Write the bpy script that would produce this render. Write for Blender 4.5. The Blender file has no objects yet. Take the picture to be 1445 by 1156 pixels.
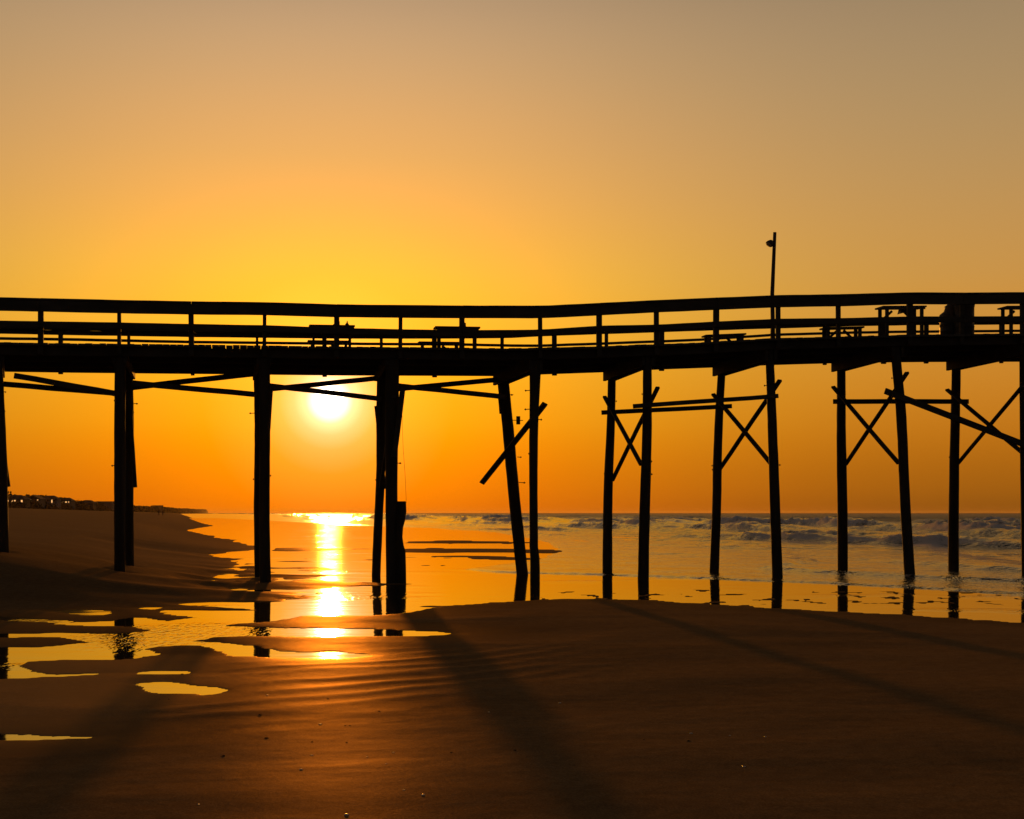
import bpy, math, random
import numpy as np
from mathutils import Vector, Matrix

random.seed(7)
rng = np.random.default_rng(11)
scene = bpy.context.scene
COL = scene.collection
R = math.radians

# ------------------------------------------------------------------ camera
F, CX, HY, CAMZ = 2000.0, 722.5, 724.0, 1.5      # focal length (px of the 1445 wide photo), centre, horizon row, eye height
cam_d = bpy.data.cameras.new('camera')
cam = bpy.data.objects.new('camera', cam_d)
COL.objects.link(cam)
cam.location = (0, 0, CAMZ)
cam.rotation_euler = (R(90), 0, 0)
cam_d.sensor_width = 36.0
cam_d.lens = F / 1445.0 * 36.0
cam_d.shift_y = (HY - 578.0) / 1445.0
cam_d.clip_start = 0.1
cam_d.clip_end = 30000
scene.camera = cam

# ------------------------------------------------------------------ sun and sky
SUN = Vector(((465 - CX) / F, 1.0, (HY - 565) / F)).normalized()
SUN_AZ = math.atan2(SUN.x, SUN.y)
SUN_EL = math.asin(SUN.z)
ld = bpy.data.lights.new('sun', 'SUN')
ld.energy = 2.7
ld.angle = R(0.65)
ld.color = (1.0, 0.34, 0.03)
sun = bpy.data.objects.new('sun', ld)
COL.objects.link(sun)
sun.rotation_euler = SUN.to_track_quat('Z', 'Y').to_euler()
sun.location = (-20, 60, 40)

def lin(c):
    o = []
    for v in c:
        v = v / 255.0
        o.append(v / 12.92 if v <= 0.04045 else ((v + 0.055) / 1.055) ** 2.4)
    return tuple(o)

world = bpy.data.worlds.new('World')
scene.world = world
world.use_nodes = True
wt = world.node_tree
wt.nodes.clear()

def WN(t, **kw):
    n = wt.nodes.new(t)
    for k, v in kw.items():
        setattr(n, k, v)
    return n

def WM(op, a, b=None, c=None):
    n = WN('ShaderNodeMath', operation=op)
    for i, v in enumerate((a, b, c)):
        if v is None:
            continue
        if isinstance(v, (int, float)):
            n.inputs[i].default_value = v
        else:
            wt.links.new(v, n.inputs[i])
    return n.outputs[0]

def ramp(tree, fac, stops, interp='LINEAR'):
    n = tree.nodes.new('ShaderNodeValToRGB')
    cr = n.color_ramp
    cr.interpolation = interp
    while len(cr.elements) < len(stops):
        cr.elements.new(0.5)
    for e, (p, c) in zip(cr.elements, stops):
        e.position = p
    for e, (p, c) in zip(cr.elements, stops):
        e.position = p
        e.color = (c[0], c[1], c[2], 1)
    tree.links.new(fac, n.inputs[0])
    return n.outputs[0]

def WMix(f, a, b, bt='MIX'):
    n = WN('ShaderNodeMix', data_type='RGBA', blend_type=bt)
    n.clamp_factor = True
    for idx, v in ((0, f), (6, a), (7, b)):
        if isinstance(v, (int, float)):
            n.inputs[idx].default_value = v
        elif isinstance(v, tuple):
            n.inputs[idx].default_value = (*v, 1)
        else:
            wt.links.new(v, n.inputs[idx])
    return n.outputs[2]

tc = WN('ShaderNodeTexCoord')
nrm = WN('ShaderNodeVectorMath', operation='NORMALIZE')
wt.links.new(tc.outputs['Generated'], nrm.inputs[0])
sep = WN('ShaderNodeSeparateXYZ')
wt.links.new(nrm.outputs[0], sep.inputs[0])
el = WM('MULTIPLY', WM('ARCSINE', WM('ABSOLUTE', sep.outputs[2])), 1 / (math.pi / 2))         # 0 horizon .. 1 zenith
az = WM('ABSOLUTE', WM('SUBTRACT', WM('ARCTAN2', sep.outputs[0], sep.outputs[1]), SUN_AZ))
dt = WN('ShaderNodeVectorMath', operation='DOT_PRODUCT')
wt.links.new(nrm.outputs[0], dt.inputs[0])
dt.inputs[1].default_value = tuple(SUN)
ang = WM('MULTIPLY', WM('ARCCOSINE', WM('MINIMUM', dt.outputs['Value'], 1.0)), 180 / math.pi / 10.0)   # tens of degrees from the sun

def dg(stops):
    return [(d / 90.0, lin(c)) for d, c in stops]

near_sky = ramp(wt, el, dg([(0, (238, 116, 0)), (0.8, (246, 128, 0)), (2.2, (253, 146, 0)), (3.6, (255, 166, 2)), (6.5, (255, 193, 34)), (9.2, (255, 199, 60)),
                            (10.9, (253, 188, 74)), (12.5, (246, 181, 88)), (14.5, (234, 173, 100)), (17, (212, 166, 112)), (19.7, (189, 156, 120)), (27, (138, 119, 100)),
                            (40, (86, 78, 72)), (60, (58, 55, 56)), (90, (48, 47, 50))]), 'B_SPLINE')
far_sky = ramp(wt, el, dg([(0, (134, 78, 16)), (0.8, (148, 87, 17)), (3.4, (195, 116, 20)), (6.5, (202, 137, 50)), (9.2, (201, 146, 71)), (14.5, (174, 143, 97)),
                           (19.7, (155, 132, 102)), (27, (106, 93, 82)), (40, (72, 66, 63)), (60, (56, 53, 54)), (90, (48, 47, 50))]), 'B_SPLINE')
back_sky = ramp(wt, el, dg([(0, (66, 55, 50)), (20, (60, 55, 55)), (60, (50, 49, 52)), (90, (46, 46, 50))]))
f1 = WM('SUBTRACT', 1.0, WM('EXPONENT', WM('MULTIPLY', WM('POWER', WM('DIVIDE', az, R(14.5)), 2.0), -1.0)))
mr = WN('ShaderNodeMapRange', interpolation_type='SMOOTHSTEP')
wt.links.new(az, mr.inputs[0])
mr.inputs[1].default_value = R(30)
mr.inputs[2].default_value = R(115)
sky_c = WMix(mr.outputs[0], WMix(f1, near_sky, far_sky), back_sky)
# the photograph clips red round the sun; the sky there is brighter than it shows
boost = WM('MULTIPLY', WM('EXPONENT', WM('MULTIPLY', WM('POWER', WM('DIVIDE', az, R(8.0)), 2.0), -1.0)), ramp(wt, el, [(0, (.15,) * 3), (2 / 90, (.5,) * 3), (8 / 90, (1,) * 3), (11 / 90, (.4,) * 3), (14 / 90, (0,) * 3)]))
sky_c = WMix(boost, sky_c, WMix(1.0, sky_c, (1.55, 1.03, 0.9), 'MULTIPLY'))
glow = ramp(wt, ang, [(0, (9, 8, 6)), (0.048, (8, 7, 5)), (0.066, (2.0, 1.7, 1.1)), (0.095, (0.9, 0.66, 0.42)), (0.14, (0.5, 0.36, 0.2)),
                      (0.2, (0.28, 0.20, 0.07)), (0.3, (0.14, 0.105, 0.015)), (0.5, (0.04, 0.03, 0)), (0.8, (0, 0, 0))])
sky_c = WMix(1.0, sky_c, glow, 'ADD')
nis = WN('ShaderNodeTexSky', sky_type='NISHITA')
nis.sun_disc = False
nis.sun_elevation = SUN_EL
nis.sun_rotation = SUN_AZ
nis.dust_density = 8.0
nis.air_density = 2.0
nis.ozone_density = 0.3
bg1 = WN('ShaderNodeBackground')
bg1.inputs[1].default_value = 0.05
wt.links.new(WMix(1.0, nis.outputs[0], (0.05, 0.045, 0.04), 'MULTIPLY'), bg1.inputs[0])
bg2 = WN('ShaderNodeBackground')
bg2.inputs[1].default_value = 1.0
wt.links.new(sky_c, bg2.inputs[0])
add = WN('ShaderNodeAddShader')
wt.links.new(bg1.outputs[0], add.inputs[0])
wt.links.new(bg2.outputs[0], add.inputs[1])
wo = WN('ShaderNodeOutputWorld')
wt.links.new(add.outputs[0], wo.inputs[0])

scene.view_settings.view_transform = 'Standard'
scene.view_settings.look = 'None'
scene.view_settings.exposure = 0.0
scene.view_settings.gamma = 1.0
scene.render.engine = 'CYCLES'
scene.cycles.use_denoising = True
scene.cycles.sample_clamp_indirect = 4.0
scene.cycles.max_bounces = 6
scene.cycles.caustics_reflective = False
scene.cycles.caustics_refractive = False

# ------------------------------------------------------------------ materials
def mat_new(name):
    m = bpy.data.materials.new(name)
    m.use_nodes = True
    t = m.node_tree
    return m, t, t.nodes['Principled BSDF']

def nd(t, typ, inputs=None, **kw):
    n = t.nodes.new(typ)
    for k, v in kw.items():
        setattr(n, k, v)
    for k, v in (inputs or {}).items():
        if hasattr(v, 'is_linked') or isinstance(v, bpy.types.NodeSocket):
            t.links.new(v, n.inputs[k])
        else:
            n.inputs[k].default_value = v
    return n

def wood_mat(name, base, stretch=(1, 1, 1), rough=0.85):
    m, t, b = mat_new(name)
    co = nd(t, 'ShaderNodeTexCoord').outputs['Object']
    mp = nd(t, 'ShaderNodeMapping', {'Vector': co, 'Scale': stretch})
    n1 = nd(t, 'ShaderNodeTexNoise', {'Vector': mp.outputs[0], 'Scale': 6.0, 'Detail': 6.0})
    n2 = nd(t, 'ShaderNodeTexNoise', {'Vector': co, 'Scale': 1.3, 'Detail': 3.0})
    c = ramp(t, n1.outputs[0], [(0.3, [v * 0.45 for v in base]), (0.7, [v * 1.4 for v in base])])
    mx = nd(t, 'ShaderNodeMix', {0: n2.outputs[0], 6: c, 7: (base[0] * .5, base[1] * .55, base[2] * .5, 1)}, data_type='RGBA')
    t.links.new(mx.outputs[2], b.inputs['Base Color'])
    b.inputs['Roughness'].default_value = rough
    b.inputs['Specular IOR Level'].default_value = 0.25
    bp = nd(t, 'ShaderNodeBump', {'Height': n1.outputs[0], 'Strength': 0.6, 'Distance': 0.02})
    t.links.new(bp.outputs[0], b.inputs['Normal'])
    return m

def flat_mat(name, base, rough=0.7, spec=0.3, noise=0.25, scale=20):
    m, t, b = mat_new(name)
    co = nd(t, 'ShaderNodeTexCoord').outputs['Object']
    n1 = nd(t, 'ShaderNodeTexNoise', {'Vector': co, 'Scale': scale, 'Detail': 4.0})
    c = ramp(t, n1.outputs[0], [(0.3, [v * (1 - noise) for v in base]), (0.7, [v * (1 + noise) for v in base])])
    t.links.new(c, b.inputs['Base Color'])
    b.inputs['Roughness'].default_value = rough
    b.inputs['Specular IOR Level'].default_value = spec
    return m

M_PILE = wood_mat('tarred_pile_wood', (0.060, 0.048, 0.036), (1, 1, 0.12))
M_WOOD = wood_mat('weathered_timber', (0.075, 0.062, 0.048), (0.3, 1, 1))
M_DECK = wood_mat('weathered_decking', (0.10, 0.088, 0.072), (1, 0.3, 1))
M_METAL = flat_mat('rusted_steel', (0.05, 0.035, 0.028), 0.6)
M_PLASTIC = flat_mat('dark_plastic', (0.03, 0.03, 0.032), 0.5)
M_ROPE = flat_mat('old_cord', (0.08, 0.06, 0.04), 0.9)
M_CLOTH = flat_mat('dark_clothing', (0.03, 0.03, 0.035), 0.9)
M_CLOTH2 = flat_mat('brown_clothing', (0.06, 0.04, 0.03), 0.9)
M_SKIN = flat_mat('skin', (0.28, 0.17, 0.12), 0.6)
M_HAIR = flat_mat('dark_hair', (0.02, 0.015, 0.012), 0.7)
M_SHELL = flat_mat('pale_shell', (0.65, 0.55, 0.45), 0.35, 0.5)
M_WEED = flat_mat('dark_weed', (0.02, 0.016, 0.01), 0.7)
M_SCRUB = flat_mat('dune_scrub_leaves', (0.035, 0.04, 0.02), 0.9, 0.1, 0.5, 0.3)
M_ROOF = flat_mat('dark_shingle', (0.05, 0.045, 0.045), 0.9)
M_WALL1 = flat_mat('grey_clapboard', (0.09, 0.09, 0.10), 0.8)
M_WALL2 = flat_mat('brown_clapboard', (0.09, 0.07, 0.055), 0.8)
M_WALL3 = flat_mat('pale_blue_clapboard', (0.12, 0.13, 0.17), 0.8)
M_GLASS = flat_mat('window_glass', (0.03, 0.03, 0.035), 0.15, 0.5)

def lit_mat():
    m, t, b = mat_new('lit_window')
    b.inputs['Base Color'].default_value = (0.3, 0.2, 0.1, 1)
    b.inputs['Emission Color'].default_value = (1.0, 0.50, 0.16, 1)
    b.inputs['Emission Strength'].default_value = 1.1
    return m
M_LIT = lit_mat()

def bag_mat():
    m, t, b = mat_new('thin_bag_plastic')
    n1 = nd(t, 'ShaderNodeTexNoise', {'Scale': 14.0, 'Detail': 3.0})
    b.inputs['Base Color'].default_value = (0.12, 0.08, 0.04, 1)
    b.inputs['Roughness'].default_value = 0.4
    tl = nd(t, 'ShaderNodeBsdfTranslucent', {'Color': (0.16, 0.10, 0.03, 1)})
    mx = nd(t, 'ShaderNodeMixShader', {0: 0.5})
    t.links.new(b.outputs[0], mx.inputs[1])
    t.links.new(tl.outputs[0], mx.inputs[2])
    bp = nd(t, 'ShaderNodeBump', {'Height': n1.outputs[0], 'Strength': 0.5, 'Distance': 0.03})
    t.links.new(bp.outputs[0], b.inputs['Normal'])
    t.links.new(mx.outputs[0], t.nodes['Material Output'].inputs[0])
    return m
M_BAG = bag_mat()

def sand_mat():
    m, t, b = mat_new('damp_sand')
    geo = nd(t, 'ShaderNodeNewGeometry')
    pos = geo.outputs['Position']
    sp = nd(t, 'ShaderNodeSeparateXYZ', {0: pos})
    n_big = nd(t, 'ShaderNodeTexNoise', {'Vector': nd(t, 'ShaderNodeMapping', {'Vector': pos, 'Scale': (0.35, 0.8, 1)}).outputs[0], 'Scale': 1.0, 'Detail': 5.0})
    n_mid = nd(t, 'ShaderNodeTexNoise', {'Vector': pos, 'Scale': 9.0, 'Detail': 6.0, 'Roughness': 0.65})
    n_fine = nd(t, 'ShaderNodeTexNoise', {'Vector': pos, 'Scale': 260.0, 'Detail': 3.0})
    wet = nd(t, 'ShaderNodeMapRange', {0: nd(t, 'ShaderNodeMath', {0: sp.outputs[2], 1: nd(t, 'ShaderNodeMath', {0: n_big.outputs[0], 1: 0.03}, operation='MULTIPLY').outputs[0]}, operation='ADD').outputs[0],
                                      1: 0.016, 2: 0.045, 3: 1.0, 4: 0.0}, interpolation_type='SMOOTHSTEP')
    c = ramp(t, n_big.outputs[0], [(0.3, (0.125, 0.080, 0.038)), (0.7, (0.175, 0.116, 0.056))])
    c2 = nd(t, 'ShaderNodeMix', {0: 0.35, 6: c, 7: ramp(t, n_mid.outputs[0], [(0.35, (0.095, 0.062, 0.030)), (0.65, (0.21, 0.142, 0.072))])}, data_type='RGBA')
    ng = nd(t, 'ShaderNodeTexNoise', {'Vector': pos, 'Scale': 75.0, 'Detail': 4.0, 'Roughness': 0.7})
    gv = ramp(t, ng.outputs[0], [(0.32, (.62, .62, .62)), (0.68, (1.38, 1.38, 1.38))])
    cg = nd(t, 'ShaderNodeMix', {0: 1.0, 6: c2.outputs[2], 7: gv}, data_type='RGBA', blend_type='MULTIPLY')
    c3 = nd(t, 'ShaderNodeMix', {0: wet.outputs[0], 6: cg.outputs[2], 7: (0.07, 0.049, 0.026, 1)}, data_type='RGBA')
    t.links.new(c3.outputs[2], b.inputs['Base Color'])
    ro = nd(t, 'ShaderNodeMapRange', {0: wet.outputs[0], 1: 0.0, 2: 1.0, 3: 0.44, 4: 0.36})
    t.links.new(ro.outputs[0], b.inputs['Roughness'])
    si = nd(t, 'ShaderNodeMapRange', {0: wet.outputs[0], 1: 0.0, 2: 1.0, 3: 0.008, 4: 0.012})
    b.inputs['Specular IOR Level'].default_value = 0.0
    sx = nd(t, 'ShaderNodeMapRange', {0: wet.outputs[0], 1: 0.25, 2: 1.0, 3: 0.0, 4: 0.022})
    lw = nd(t, 'ShaderNodeLayerWeight', {'Blend': 0.5})
    fg = nd(t, 'ShaderNodeMath', {0: nd(t, 'ShaderNodeMath', {0: lw.outputs['Facing'], 1: 14.0}, operation='POWER').outputs[0], 1: 0.072}, operation='MULTIPLY')
    dp = nd(t, 'ShaderNodeVectorMath', {0: nd(t, 'ShaderNodeVectorMath', {0: nd(t, 'ShaderNodeVectorMath', {0: pos, 1: (-4.3, 12.2, 0)}, operation='SUBTRACT').outputs[0], 1: (0.42, 0.20, 0)}, operation='MULTIPLY').outputs[0]}, operation='LENGTH')
    dn = nd(t, 'ShaderNodeMath', {0: n_big.outputs[0], 1: 0.9, 2: dp.outputs['Value']}, operation='MULTIPLY_ADD')
    pm = nd(t, 'ShaderNodeMapRange', {0: dn.outputs[0], 1: 1.45, 2: 0.75, 3: 0.0, 4: 0.075}, interpolation_type='SMOOTHSTEP')
    sy = nd(t, 'ShaderNodeMath', {0: sx.outputs[0], 1: pm.outputs[0]}, operation='ADD')
    s2 = nd(t, 'ShaderNodeMath', {0: si.outputs[0], 1: sy.outputs[0]}, operation='ADD')
    si = nd(t, 'ShaderNodeMath', {0: s2.outputs[0], 1: fg.outputs[0]}, operation='ADD')
    gl = nd(t, 'ShaderNodeBsdfGlossy', {'Color': (0.92, 0.62, 0.34, 1), 'Roughness': ro.outputs[0]})
    mx = nd(t, 'ShaderNodeMixShader', {0: si.outputs[0]})
    t.links.new(b.outputs[0], mx.inputs[1])
    t.links.new(gl.outputs[0], mx.inputs[2])
    t.links.new(mx.outputs[0], t.nodes['Material Output'].inputs[0])
    n_gr = nd(t, 'ShaderNodeTexNoise', {'Vector': pos, 'Scale': 60.0, 'Detail': 5.0, 'Roughness': 0.7})
    hm = nd(t, 'ShaderNodeMath', {0: n_gr.outputs[0], 1: 0.45, 2: n_mid.outputs[0]}, operation='MULTIPLY_ADD')
    hs = nd(t, 'ShaderNodeMath', {0: hm.outputs[0], 1: nd(t, 'ShaderNodeMath', {0: n_fine.outputs[0], 1: 0.25}, operation='MULTIPLY').outputs[0]}, operation='ADD')
    bp = nd(t, 'ShaderNodeBump', {'Height': hs.outputs[0], 'Strength': 0.35, 'Distance': 0.010})
    t.links.new(bp.outputs[0], b.inputs['Normal'])
    t.links.new(bp.outputs[0], gl.inputs['Normal'])
    return m

def water_mat(name, rough, bump_nodes, body=(0.02, 0.018, 0.012), foam=False, ior=1.33):
    m, t, b = mat_new(name)
    geo = nd(t, 'ShaderNodeNewGeometry')
    pos = geo.outputs['Position']
    b.inputs['Base Color'].default_value = (*body, 1)
    b.inputs['Roughness'].default_value = rough
    b.inputs['IOR'].default_value = ior
    h = bump_nodes(t, pos)
    t.links.new(h, b.inputs['Normal'])
    if foam:
        at = nd(t, 'ShaderNodeAttribute', attribute_name='foam')
        n1 = nd(t, 'ShaderNodeTexNoise', {'Vector': nd(t, 'ShaderNodeMapping', {'Vector': pos, 'Scale': (1.6, 0.8, 1)}).outputs[0], 'Scale': 1.2, 'Detail': 10.0, 'Roughness': 0.8})
        s = nd(t, 'ShaderNodeMath', {0: at.outputs['Fac'], 1: n1.outputs[0]}, operation='ADD')
        fr = nd(t, 'ShaderNodeMapRange', {0: s.outputs[0], 1: 0.80, 2: 1.05}, interpolation_type='SMOOTHSTEP')
        fd = nd(t, 'ShaderNodeBsdfDiffuse', {'Color': (0.78, 0.76, 0.76, 1)})
        up = nd(t, 'ShaderNodeVectorMath', {0: geo.outputs['Normal'], 1: (0, 0, 1.1)}, operation='ADD')      # foam scatters light through its depth
        un = nd(t, 'ShaderNodeVectorMath', {0: up.outputs[0]}, operation='NORMALIZE')
        bp = nd(t, 'ShaderNodeBump', {'Height': n1.outputs[0], 'Strength': 0.9, 'Distance': 0.35, 'Normal': un.outputs[0]})
        t.links.new(bp.outputs[0], fd.inputs['Normal'])
        ft = nd(t, 'ShaderNodeBsdfTranslucent', {'Color': (0.78, 0.76, 0.76, 1)})
        fm = nd(t, 'ShaderNodeMixShader', {0: 0.06})
        t.links.new(fd.outputs[0], fm.inputs[1])
        t.links.new(ft.outputs[0], fm.inputs[2])
        mx = nd(t, 'ShaderNodeMixShader', {0: fr.outputs[0]})
        t.links.new(b.outputs[0], mx.inputs[1])
        t.links.new(fm.outputs[0], mx.inputs[2])
        sp = nd(t, 'ShaderNodeSeparateXYZ', {0: pos})
        q = nd(t, 'ShaderNodeMath', {0: sp.outputs[1], 1: 0.235, 2: sp.outputs[0]}, operation='MULTIPLY_ADD')
        rr = nd(t, 'ShaderNodeMapRange', {0: q.outputs[0], 1: 70.0, 2: 130.0, 3: 0.12, 4: 0.42})
        t.links.new(rr.outputs[0], b.inputs['Roughness'])
        sl = nd(t, 'ShaderNodeMapRange', {0: q.outputs[0], 1: 18.0, 2: 60.0, 3: 0.5, 4: 0.22})
        t.links.new(sl.outputs[0], b.inputs['Specular IOR Level'])
        t.links.new(mx.outputs[0], t.nodes['Material Output'].inputs[0])
    return m

def pool_bump(t, pos):
    # calm film, with a wind-ruffled patch now and then
    mp = nd(t, 'ShaderNodeMapping', {'Vector': pos, 'Scale': (0.5, 1.4, 1)})
    n1 = nd(t, 'ShaderNodeTexNoise', {'Vector': mp.outputs[0], 'Scale': 2.2, 'Detail': 2.0})
    n2 = nd(t, 'ShaderNodeTexNoise', {'Vector': nd(t, 'ShaderNodeMapping', {'Vector': pos, 'Scale': (1, 0.35, 1)}).outputs[0], 'Scale': 11.0, 'Detail': 2.0})
    pt = nd(t, 'ShaderNodeTexNoise', {'Vector': nd(t, 'ShaderNodeMapping', {'Vector': pos, 'Scale': (0.28, 0.5, 1), 'Location': (3.1, 1.7, 0)}).outputs[0], 'Scale': 1.0, 'Detail': 2.0})
    pm = nd(t, 'ShaderNodeMapRange', {0: pt.outputs[0], 1: 0.56, 2: 0.70}, interpolation_type='SMOOTHSTEP')
    # breeze patch on the channel between the two left pairs of piles
    ds = nd(t, 'ShaderNodeVectorMath', {0: nd(t, 'ShaderNodeVectorMath', {0: nd(t, 'ShaderNodeVectorMath', {0: pos, 1: (-4.15, 17.4, 0)}, operation='SUBTRACT').outputs[0], 1: (0.75, 0.42, 0)}, operation='MULTIPLY').outputs[0]}, operation='LENGTH')
    gp = nd(t, 'ShaderNodeMapRange', {0: ds.outputs['Value'], 1: 1.15, 2: 0.45, 3: 0.0, 4: 1.6}, interpolation_type='SMOOTHSTEP')
    pm2 = nd(t, 'ShaderNodeMath', {0: pm.outputs[0], 1: gp.outputs[0]}, operation='ADD')
    hh = nd(t, 'ShaderNodeMath', {0: n2.outputs[0], 1: pm2.outputs[0]}, operation='MULTIPLY')
    b1 = nd(t, 'ShaderNodeBump', {'Height': n1.outputs[0], 'Strength': 1.0, 'Distance': 0.0030})
    b2 = nd(t, 'ShaderNodeBump', {'Height': hh.outputs[0], 'Strength': 1.0, 'Distance': 0.010, 'Normal': b1.outputs[0]})
    return b2.outputs[0]

def sea_bump(t, pos):
    mp = nd(t, 'ShaderNodeMapping', {'Vector': pos, 'Scale': (0.9, 0.55, 1), 'Rotation': (0, 0, R(13))})
    n1 = nd(t, 'ShaderNodeTexNoise', {'Vector': mp.outputs[0], 'Scale': 0.9, 'Detail': 5.0, 'Roughness': 0.6})
    n2 = nd(t, 'ShaderNodeTexNoise', {'Vector': pos, 'Scale': 5.0, 'Detail': 3.0})
    sp = nd(t, 'ShaderNodeSeparateXYZ', {0: pos})
    q = nd(t, 'ShaderNodeMath', {0: sp.outputs[1], 1: 0.235, 2: sp.outputs[0]}, operation='MULTIPLY_ADD')
    k1 = nd(t, 'ShaderNodeMapRange', {0: q.outputs[0], 1: 8.0, 2: 35.0, 3: 0.10, 4: 0.9})
    k2 = nd(t, 'ShaderNodeMapRange', {0: sp.outputs[1], 1: 80.0, 2: 200.0, 3: 1.0, 4: 0.10})
    k3 = nd(t, 'ShaderNodeMapRange', {0: q.outputs[0], 1: 70.0, 2: 140.0, 3: 0.0, 4: 0.8})
    k = nd(t, 'ShaderNodeMath', {0: k1.outputs[0], 1: k2.outputs[0], 2: k3.outputs[0]}, operation='MULTIPLY_ADD')
    h1 = nd(t, 'ShaderNodeMath', {0: n1.outputs[0], 1: k.outputs[0]}, operation='MULTIPLY')
    b1 = nd(t, 'ShaderNodeBump', {'Height': h1.outputs[0], 'Strength': 1.0, 'Distance': 0.75})
    h2 = nd(t, 'ShaderNodeMath', {0: n2.outputs[0], 1: k.outputs[0]}, operation='MULTIPLY')
    b2 = nd(t, 'ShaderNodeBump', {'Height': h2.outputs[0], 'Strength': 1.0, 'Distance': 0.07, 'Normal': b1.outputs[0]})
    return b2.outputs[0]

M_SAND = sand_mat()
M_POOL = water_mat('pool_water', 0.045, pool_bump, ior=1.5)
M_SEA = water_mat('sea_water', 0.14, sea_bump, (0.020, 0.024, 0.022), foam=True)

# ------------------------------------------------------------------ helpers
class MB:
    """collects shapes and links them as one mesh object"""
    def __init__(self):
        self.v, self.f = [], []

    def add(self, vs, fs):
        o = len(self.v)
        self.v += [tuple(p) for p in vs]
        self.f += [tuple(i + o for i in q) for q in fs]

    def hexa(self, p):       # 8 points, bottom ring then top ring
        self.add(p, [(3, 2, 1, 0), (4, 5, 6, 7), (0, 1, 5, 4), (1, 2, 6, 5), (2, 3, 7, 6), (3, 0, 4, 7)])

    def box(self, c, s, ax=(1, 0, 0)):
        ax = Vector(ax).normalized()
        up = Vector((0, 0, 1))
        ay = up.cross(ax).normalized()
        c = Vector(c)
        P = []
        for dz in (-.5, .5):
            for dx, dy in ((-.5, -.5), (.5, -.5), (.5, .5), (-.5, .5)):
                P.append(c + ax * dx * s[0] + ay * dy * s[1] + up * dz * s[2])
        self.hexa(P)

    def beam(self, a, b, w, h, side, jit=0.0, bev=0.006):
        """plank from a to b; h = its height across, w = its thickness along `side`; slightly eased edges"""
        a, b = Vector(a), Vector(b)
        d = (b - a).normalized()
        s = Vector(side)
        s = (s - d * s.dot(d)).normalized()
        u = s.cross(d).normalized()
        n = 5
        rings = []
        for i in range(n + 1):
            c = a.lerp(b, i / n) + u * random.uniform(-jit, jit)
            w2, h2 = w / 2, h / 2
            e = min(bev, w2 * .4, h2 * .4)
            prof = [(-w2 + e, -h2), (w2 - e, -h2), (w2, -h2 + e), (w2, h2 - e), (w2 - e, h2), (-w2 + e, h2), (-w2, h2 - e), (-w2, -h2 + e)]
            rings.append([c + s * x + u * y for x, y in prof])
        self.loft(rings)

    def loft(self, rings, cap=True):
        n = len(rings[0])
        o = len(self.v)
        for r in rings:
            self.v += [tuple(p) for p in r]
        for i in range(len(rings) - 1):
            for j in range(n):
                k = (j + 1) % n
                self.f.append((o + i * n + j, o + i * n + k, o + (i + 1) * n + k, o + (i + 1) * n + j))
        if cap:
            self.f.append(tuple(o + j for j in reversed(range(n))))
            self.f.append(tuple(o + (len(rings) - 1) * n + j for j in range(n)))

    def tube(self, pts, rad, n=10):
        pts = [Vector(p) for p in pts]
        if not hasattr(rad, '__len__'):
            rad = [rad] * len(pts)
        rings = []
        for i, p in enumerate(pts):
            d = (pts[min(i + 1, len(pts) - 1)] - pts[max(i - 1, 0)]).normalized()
            s = d.cross(Vector((0, 1, 0)) if abs(d.y) < .9 else Vector((1, 0, 0))).normalized()
            u = d.cross(s)
            rings.append([p + (s * math.cos(2 * math.pi * k / n) + u * math.sin(2 * math.pi * k / n)) * rad[i] for k in range(n)])
        self.loft(rings)

    def build(self, name, mat, parent=None, smooth=False, loc=None):
        me = bpy.data.meshes.new(name)
        loc = Vector(loc) if loc is not None else Vector((0, 0, 0))
        base = loc + (parent.matrix_world.translation if parent else Vector((0, 0, 0)))
        if parent:
            base = world_loc(parent)
        else:
            base = loc
        me.from_pydata([tuple(Vector(p) - base) for p in self.v], [], self.f)
        me.materials.append(mat)
        me.update()
        if smooth:
            for p in me.polygons:
                p.use_smooth = True
        o = bpy.data.objects.new(name, me)
        COL.objects.link(o)
        if parent:
            o.parent = parent
        else:
            o.location = loc
        return o

def world_loc(o):
    v = Vector(o.location)
    while o.parent:
        o = o.parent
        v += Vector(o.location)
    return v

def thing(name, label, cat, loc, group=None):
    o = bpy.data.objects.new(name, None)
    o.empty_display_size = 0.2
    COL.objects.link(o)
    o.location = loc
    return tag(o, label, cat, group)

def tag(o, label, cat, group=None, kind=None):
    if label:
        o['label'] = label
    if cat:
        o['category'] = cat
    if group:
        o['group'] = group
    if kind:
        o['kind'] = kind
    return o

def grid_mesh(name, X, Y, Z, mat, attrs=None):
    nr, nc = X.shape
    me = bpy.data.meshes.new(name)
    co = np.stack([X, Y, Z], -1).reshape(-1, 3).astype(np.float32)
    idx = np.arange(nr * nc).reshape(nr, nc)
    q = np.stack([idx[:-1, :-1], idx[:-1, 1:], idx[1:, 1:], idx[1:, :-1]], -1).reshape(-1, 4).astype(np.int32)
    me.vertices.add(len(co))
    me.vertices.foreach_set('co', co.ravel())
    me.loops.add(q.size)
    me.loops.foreach_set('vertex_index', q.ravel())
    me.polygons.add(len(q))
    me.polygons.foreach_set('loop_start', np.arange(0, q.size, 4, dtype=np.int32))
    me.polygons.foreach_set('use_smooth', np.ones(len(q), dtype=bool))
    me.update(calc_edges=True)
    for k, a in (attrs or {}).items():
        at = me.attributes.new(k, 'FLOAT', 'POINT')
        at.data.foreach_set('value', a.astype(np.float32).ravel())
    me.materials.append(mat)
    o = bpy.data.objects.new(name, me)
    COL.objects.link(o)
    return o

_G = rng.normal(size=(256, 2))
_G /= np.linalg.norm(_G, axis=1)[:, None]
_P = np.concatenate([rng.permutation(256)] * 2)

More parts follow.
